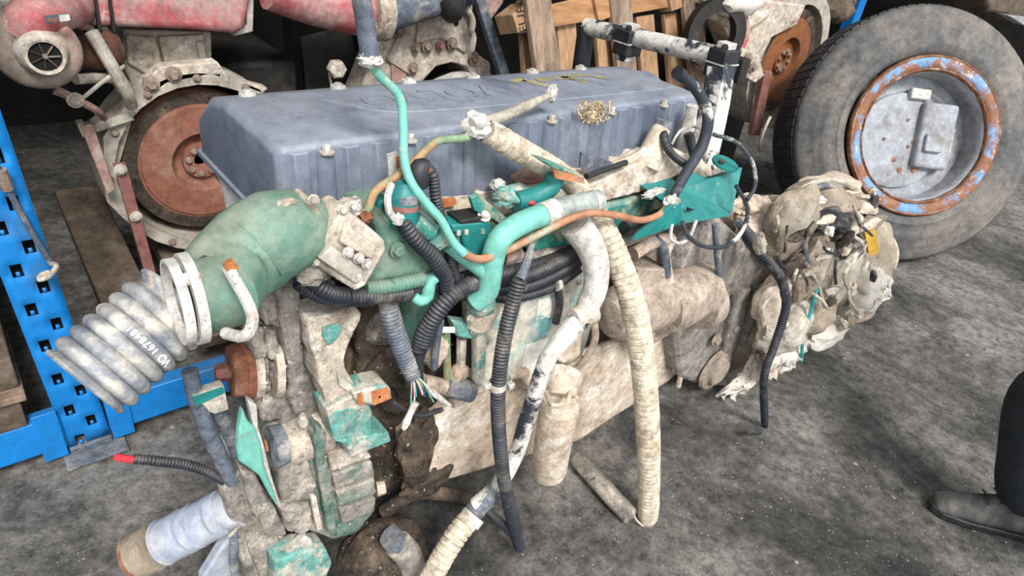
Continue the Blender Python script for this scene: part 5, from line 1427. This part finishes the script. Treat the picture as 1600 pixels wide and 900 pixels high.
def skin_mesh(name, joints, edges, mat, parent, sub=2):
    me = bpy.data.meshes.new(name)
    me.from_pydata([tuple(j[0]) for j in joints], edges, [])
    o = bpy.data.objects.new(name, me); COL.objects.link(o)
    sk = o.modifiers.new('skin', 'SKIN'); sk.use_smooth_shade = True
    for i, j in enumerate(joints):
        r = j[1]
        me.skin_vertices[0].data[i].radius = r if isinstance(r, tuple) else (r, r)
    me.skin_vertices[0].data[0].use_root = True
    ss = o.modifiers.new('sub', 'SUBSURF'); ss.levels = sub; ss.render_levels = sub
    me.materials.append(mat)
    setpar(o, parent)
    return o


toedir = (V((toe.x, toe.y, 0)) - V((ank.x, ank.y, 0))).normalized()
heel = V((toe.x, toe.y, 0)) - toedir * .30
side = V((-toedir.y, toedir.x, 0))
if side.dot(V((.3, -1, 0))) < 0:
    side = -side
foot1 = V((toe.x, toe.y, 0))
an1 = foot1 - toedir * .235 + V((0, 0, .10))
foot2 = foot1 + side * .24 - toedir * .30
an2 = foot2 - toedir * .235 + V((0, 0, .10))
hipc = (an1 + an2) / 2 + V((0, 0, .76)) + toedir * .02
h1 = hipc - side * .10; h2 = hipc + side * .10
kn1 = an1 + toedir * .17 + V((0, 0, .40)); kn2 = an2.lerp(h2, .52) + toedir * .12
J = [(hipc + V((0, 0, .04)), (.17, .13)), (h1 + V((0, 0, -.06)), (.105, .11)), (kn1, (.088, .092)), (an1.lerp(kn1, .35), (.086, .092)), (an1 + V((0, 0, -.02)), (.092, .10)),
     (h2 + V((0, 0, -.06)), (.105, .11)), (kn2, (.082, .086)), (an2.lerp(kn2, .35), (.086, .092)), (an2 + V((0, 0, -.02)), (.094, .10)), (hipc + V((0, 0, .16)), (.155, .12))]
skin_mesh('trousers', J, [(0, 1), (1, 2), (2, 3), (3, 4), (0, 5), (5, 6), (6, 7), (7, 8), (0, 9)], M['trousers'], ps)
for f in (foot1, foot2):
    bt = B()
    rows = [(0.0, .030, .035), (.03, .044, .055), (.09, .050, .075), (.15, .047, .10), (.20, .045, .13), (.26, .042, .135), (.305, .032, .12)]
    vs, fs = [], []
    for d, w, hgt in rows:
        c = f - toedir * d
        for kx, kz in ((-1, 0.012), (-1, .35), (-.75, .8), (0, 1), (.75, .8), (1, .35), (1, .012)):
            vs.append(c + side * w * kx + V((0, 0, .012 + hgt * kz)))
    nn = 7
    for i in range(len(rows) - 1):
        for j in range(nn):
            fs.append((i * nn + j, i * nn + (j + 1) % nn, (i + 1) * nn + (j + 1) % nn, (i + 1) * nn + j))
    fs += [tuple(range(nn)), tuple((len(rows) - 1) * nn + j for j in range(nn - 1, -1, -1))]
    bo = bt.add(vs, fs).build('boot', M['boot'], ps, angle=180)
    s_ = bo.modifiers.new('sub', 'SUBSURF'); s_.levels = 2; s_.render_levels = 2
    sole = B().prism([f + toedir * .004 + side * w - toedir * d for d, w in ((0, .02), (.03, .046), (.1, .053), (.2, .045), (.30, .038), (.312, .0))] + [f + toedir * .004 - side * w - toedir * d for d, w in ((.30, .038), (.2, .045), (.1, .053), (.03, .046), (0, .02))], (0, 0, .022))
    sole.build('boot_sole', M['black'], bo, bevel=.004)
    for k in range(4):
        c = f - toedir * (.12 + .025 * k) + V((0, 0, .095 + .018 * k))
        B().tube([c - side * .032, c + V((0, 0, .008)), c + side * .032], .003, 6).build('boot_lace', M['black'], bo)
chest = hipc + V((0, 0, .44)); neck = hipc + V((0, 0, .60)); 
sh1 = hipc + V((0, 0, .54)) - side * .19; sh2 = hipc + V((0, 0, .54)) + side * .19
e1 = sh1 + V((0, 0, -.29)) - side * .04; e2_ = sh2 + V((0, 0, -.29)) + side * .04
w1 = e1 + V((0, 0, -.24)) + toedir * .08; w2 = e2_ + V((0, 0, -.24)) + toedir * .08
skin_mesh('shirt', [(hipc + V((0, 0, .12)), (.16, .12)), (chest, (.17, .125)), (neck - V((0, 0, .03)), (.075, .07)), (sh1, (.07, .07)), (e1, (.05, .05)), (w1, (.036, .036)), (sh2, (.07, .07)), (e2_, (.05, .05)), (w2, (.036, .036))], [(0, 1), (1, 2), (1, 3), (3, 4), (4, 5), (1, 6), (6, 7), (7, 8)], M['shirt'], ps)
hd = neck + V((0, 0, .16)) + toedir * .02
hj = B().blob(hd, (.078, .098, .118), .0, 1, 4, 0, rot=Matrix.Rotation(math.atan2(toedir.y, toedir.x) - math.pi / 2, 3, 'Z'))
hj.tube([neck - V((0, 0, .04)), hd - V((0, 0, .06))], .052, 14)
hj.blob(hd + toedir * .103 + V((0, 0, -.012)), (.012, .016, .02), 0, 1, 2)
hj.blob(hd + side * .078, (.012, .018, .03), 0, 1, 2).blob(hd - side * .078, (.012, .018, .03), 0, 1, 2)
hdo = hj.build('head', M['skin'], ps, angle=180)
for s in (-1, 1):
    B().blob(hd + toedir * .088 + side * .03 * s + V((0, 0, .012)), (.009, .009, .007), 0, 1, 2).build('eye', M['letter'], hdo)
B().tube([hd + toedir * .092 - side * .022 + V((0, 0, -.055)), hd + toedir * .096 + V((0, 0, -.053)), hd + toedir * .092 + side * .022 + V((0, 0, -.055))], .005, 8).build('mouth', M['pink'], hdo)
B().blob(hd - toedir * .012 + V((0, 0, .028)), (.086, .10, .108), .05, 3, 3, 2, rot=Matrix.Rotation(math.atan2(toedir.y, toedir.x) - math.pi / 2, 3, 'Z')).build('hair', M['hair'], ps)
for w, sg in ((w1, -1), (w2, 1)):
    hand = B().blob(w + V((0, 0, -.055)) + toedir * .015, (.018, .04, .05), .05, 2, 3, 1, rot=Matrix.Rotation(math.atan2(toedir.y, toedir.x) - math.pi / 2, 3, 'Z'))
    hand.tube([w, w + V((0, 0, -.04)) + toedir * .01], .026, 10)
    for k, ln in enumerate((.062, .072, .068, .052)):
        b0 = w + V((0, 0, -.09)) + toedir * (.045 - .02 * k)
        hand.tube([b0, b0 + V((0, 0, -ln * .5)) - side * sg * .006, b0 + V((0, 0, -ln)) - side * sg * .022], [.009, .0085, .007], 8)
    t0 = w + V((0, 0, -.04)) + toedir * .05
    hand.tube([t0, t0 + toedir * .02 + V((0, 0, -.03)), t0 + toedir * .022 + V((0, 0, -.06))], [.011, .010, .008], 8)
    hand.build('hand', M['skin'], ps, angle=180)

# ------------------------------------------------------------------ crumbs of dried mud stuck on the engine
bpy.context.view_layer.update()
dg = bpy.context.evaluated_depsgraph_get()
crg = random.Random(21)
okm = {M[k].name for k in ('mud', 'greyt', 'dust', 'tan', 'mudd', 'cream', 'tealw', 'teal', 'wrap', 'white', 'clay', 'casegreen')}
byname = {M[k].name: k for k in ('mud', 'greyt', 'dust', 'tan', 'mudd', 'clay', 'wrap', 'casegreen')}
bins = {k: B() for k in ('mud', 'greyt', 'dust', 'tan', 'mudd', 'clay', 'wrap', 'casegreen')}
ico = [(0, 0, 1), (.9, 0, .4), (.28, .85, .4), (-.72, .53, .4), (-.72, -.53, .4), (.28, -.85, .4), (0, 0, -.6)]
icof = [(0, 1, 2), (0, 2, 3), (0, 3, 4), (0, 4, 5), (0, 5, 1), (6, 2, 1), (6, 3, 2), (6, 4, 3), (6, 5, 4), (6, 1, 5)]


def root_of(o):
    while o.parent is not None:
        o = o.parent
    return o


n_c = 0
for k in range(6500):
    z_ = crg.random()
    if z_ < .5:
        px, py = crg.uniform(340, 640), crg.uniform(430, 900)
    elif z_ < .8:
        px, py = crg.uniform(600, 1110), crg.uniform(280, 780)
    else:
        px, py = crg.uniform(1040, 1380), crg.uniform(280, 620)
    r = (RIGHT * ((px - 800) / FPX) + DOWN * ((py - 450) / FPX) + FWD).normalized()
    hit, loc, nrm, fi, ob, mx = scene.ray_cast(dg, CAM, r)
    if not hit:
        continue
    ob = ob.original if hasattr(ob, 'original') else ob
    if root_of(ob) is not E or not ob.data.materials or ob.data.materials[0].name not in okm:
        continue
    mname = ob.data.materials[0].name
    thin = mname in (M['teal'].name, M['tealw'].name, M['white'].name)
    if thin and crg.random() < .65:
        continue
    s = crg.choice((.0012, .0016, .002, .0026, .0035, .005 if k % 4 == 0 else .002)) * (0.6 if thin else 1.0) * (.6 + .3 * (loc - CAM).length)
    u = nrm.orthogonal().normalized(); w = nrm.cross(u)
    a = crg.uniform(0, 6.3); u, w = u * math.cos(a) + w * math.sin(a), w * math.cos(a) - u * math.sin(a)
    st_ = crg.uniform(.7, 1.6)
    vs = [loc + (u * x * st_ + w * y) * s * crg.uniform(.8, 1.2) + nrm * z * s * .6 for x, y, z in ico]
    key = byname.get(mname, 'dust') if crg.random() < .85 else 'mud'
    bins[key].add(vs, icof)
for key, bb in bins.items():
    o = bb.build('mud_crumbs', M[key], E, angle=50)
    o['kind'] = 'stuff'
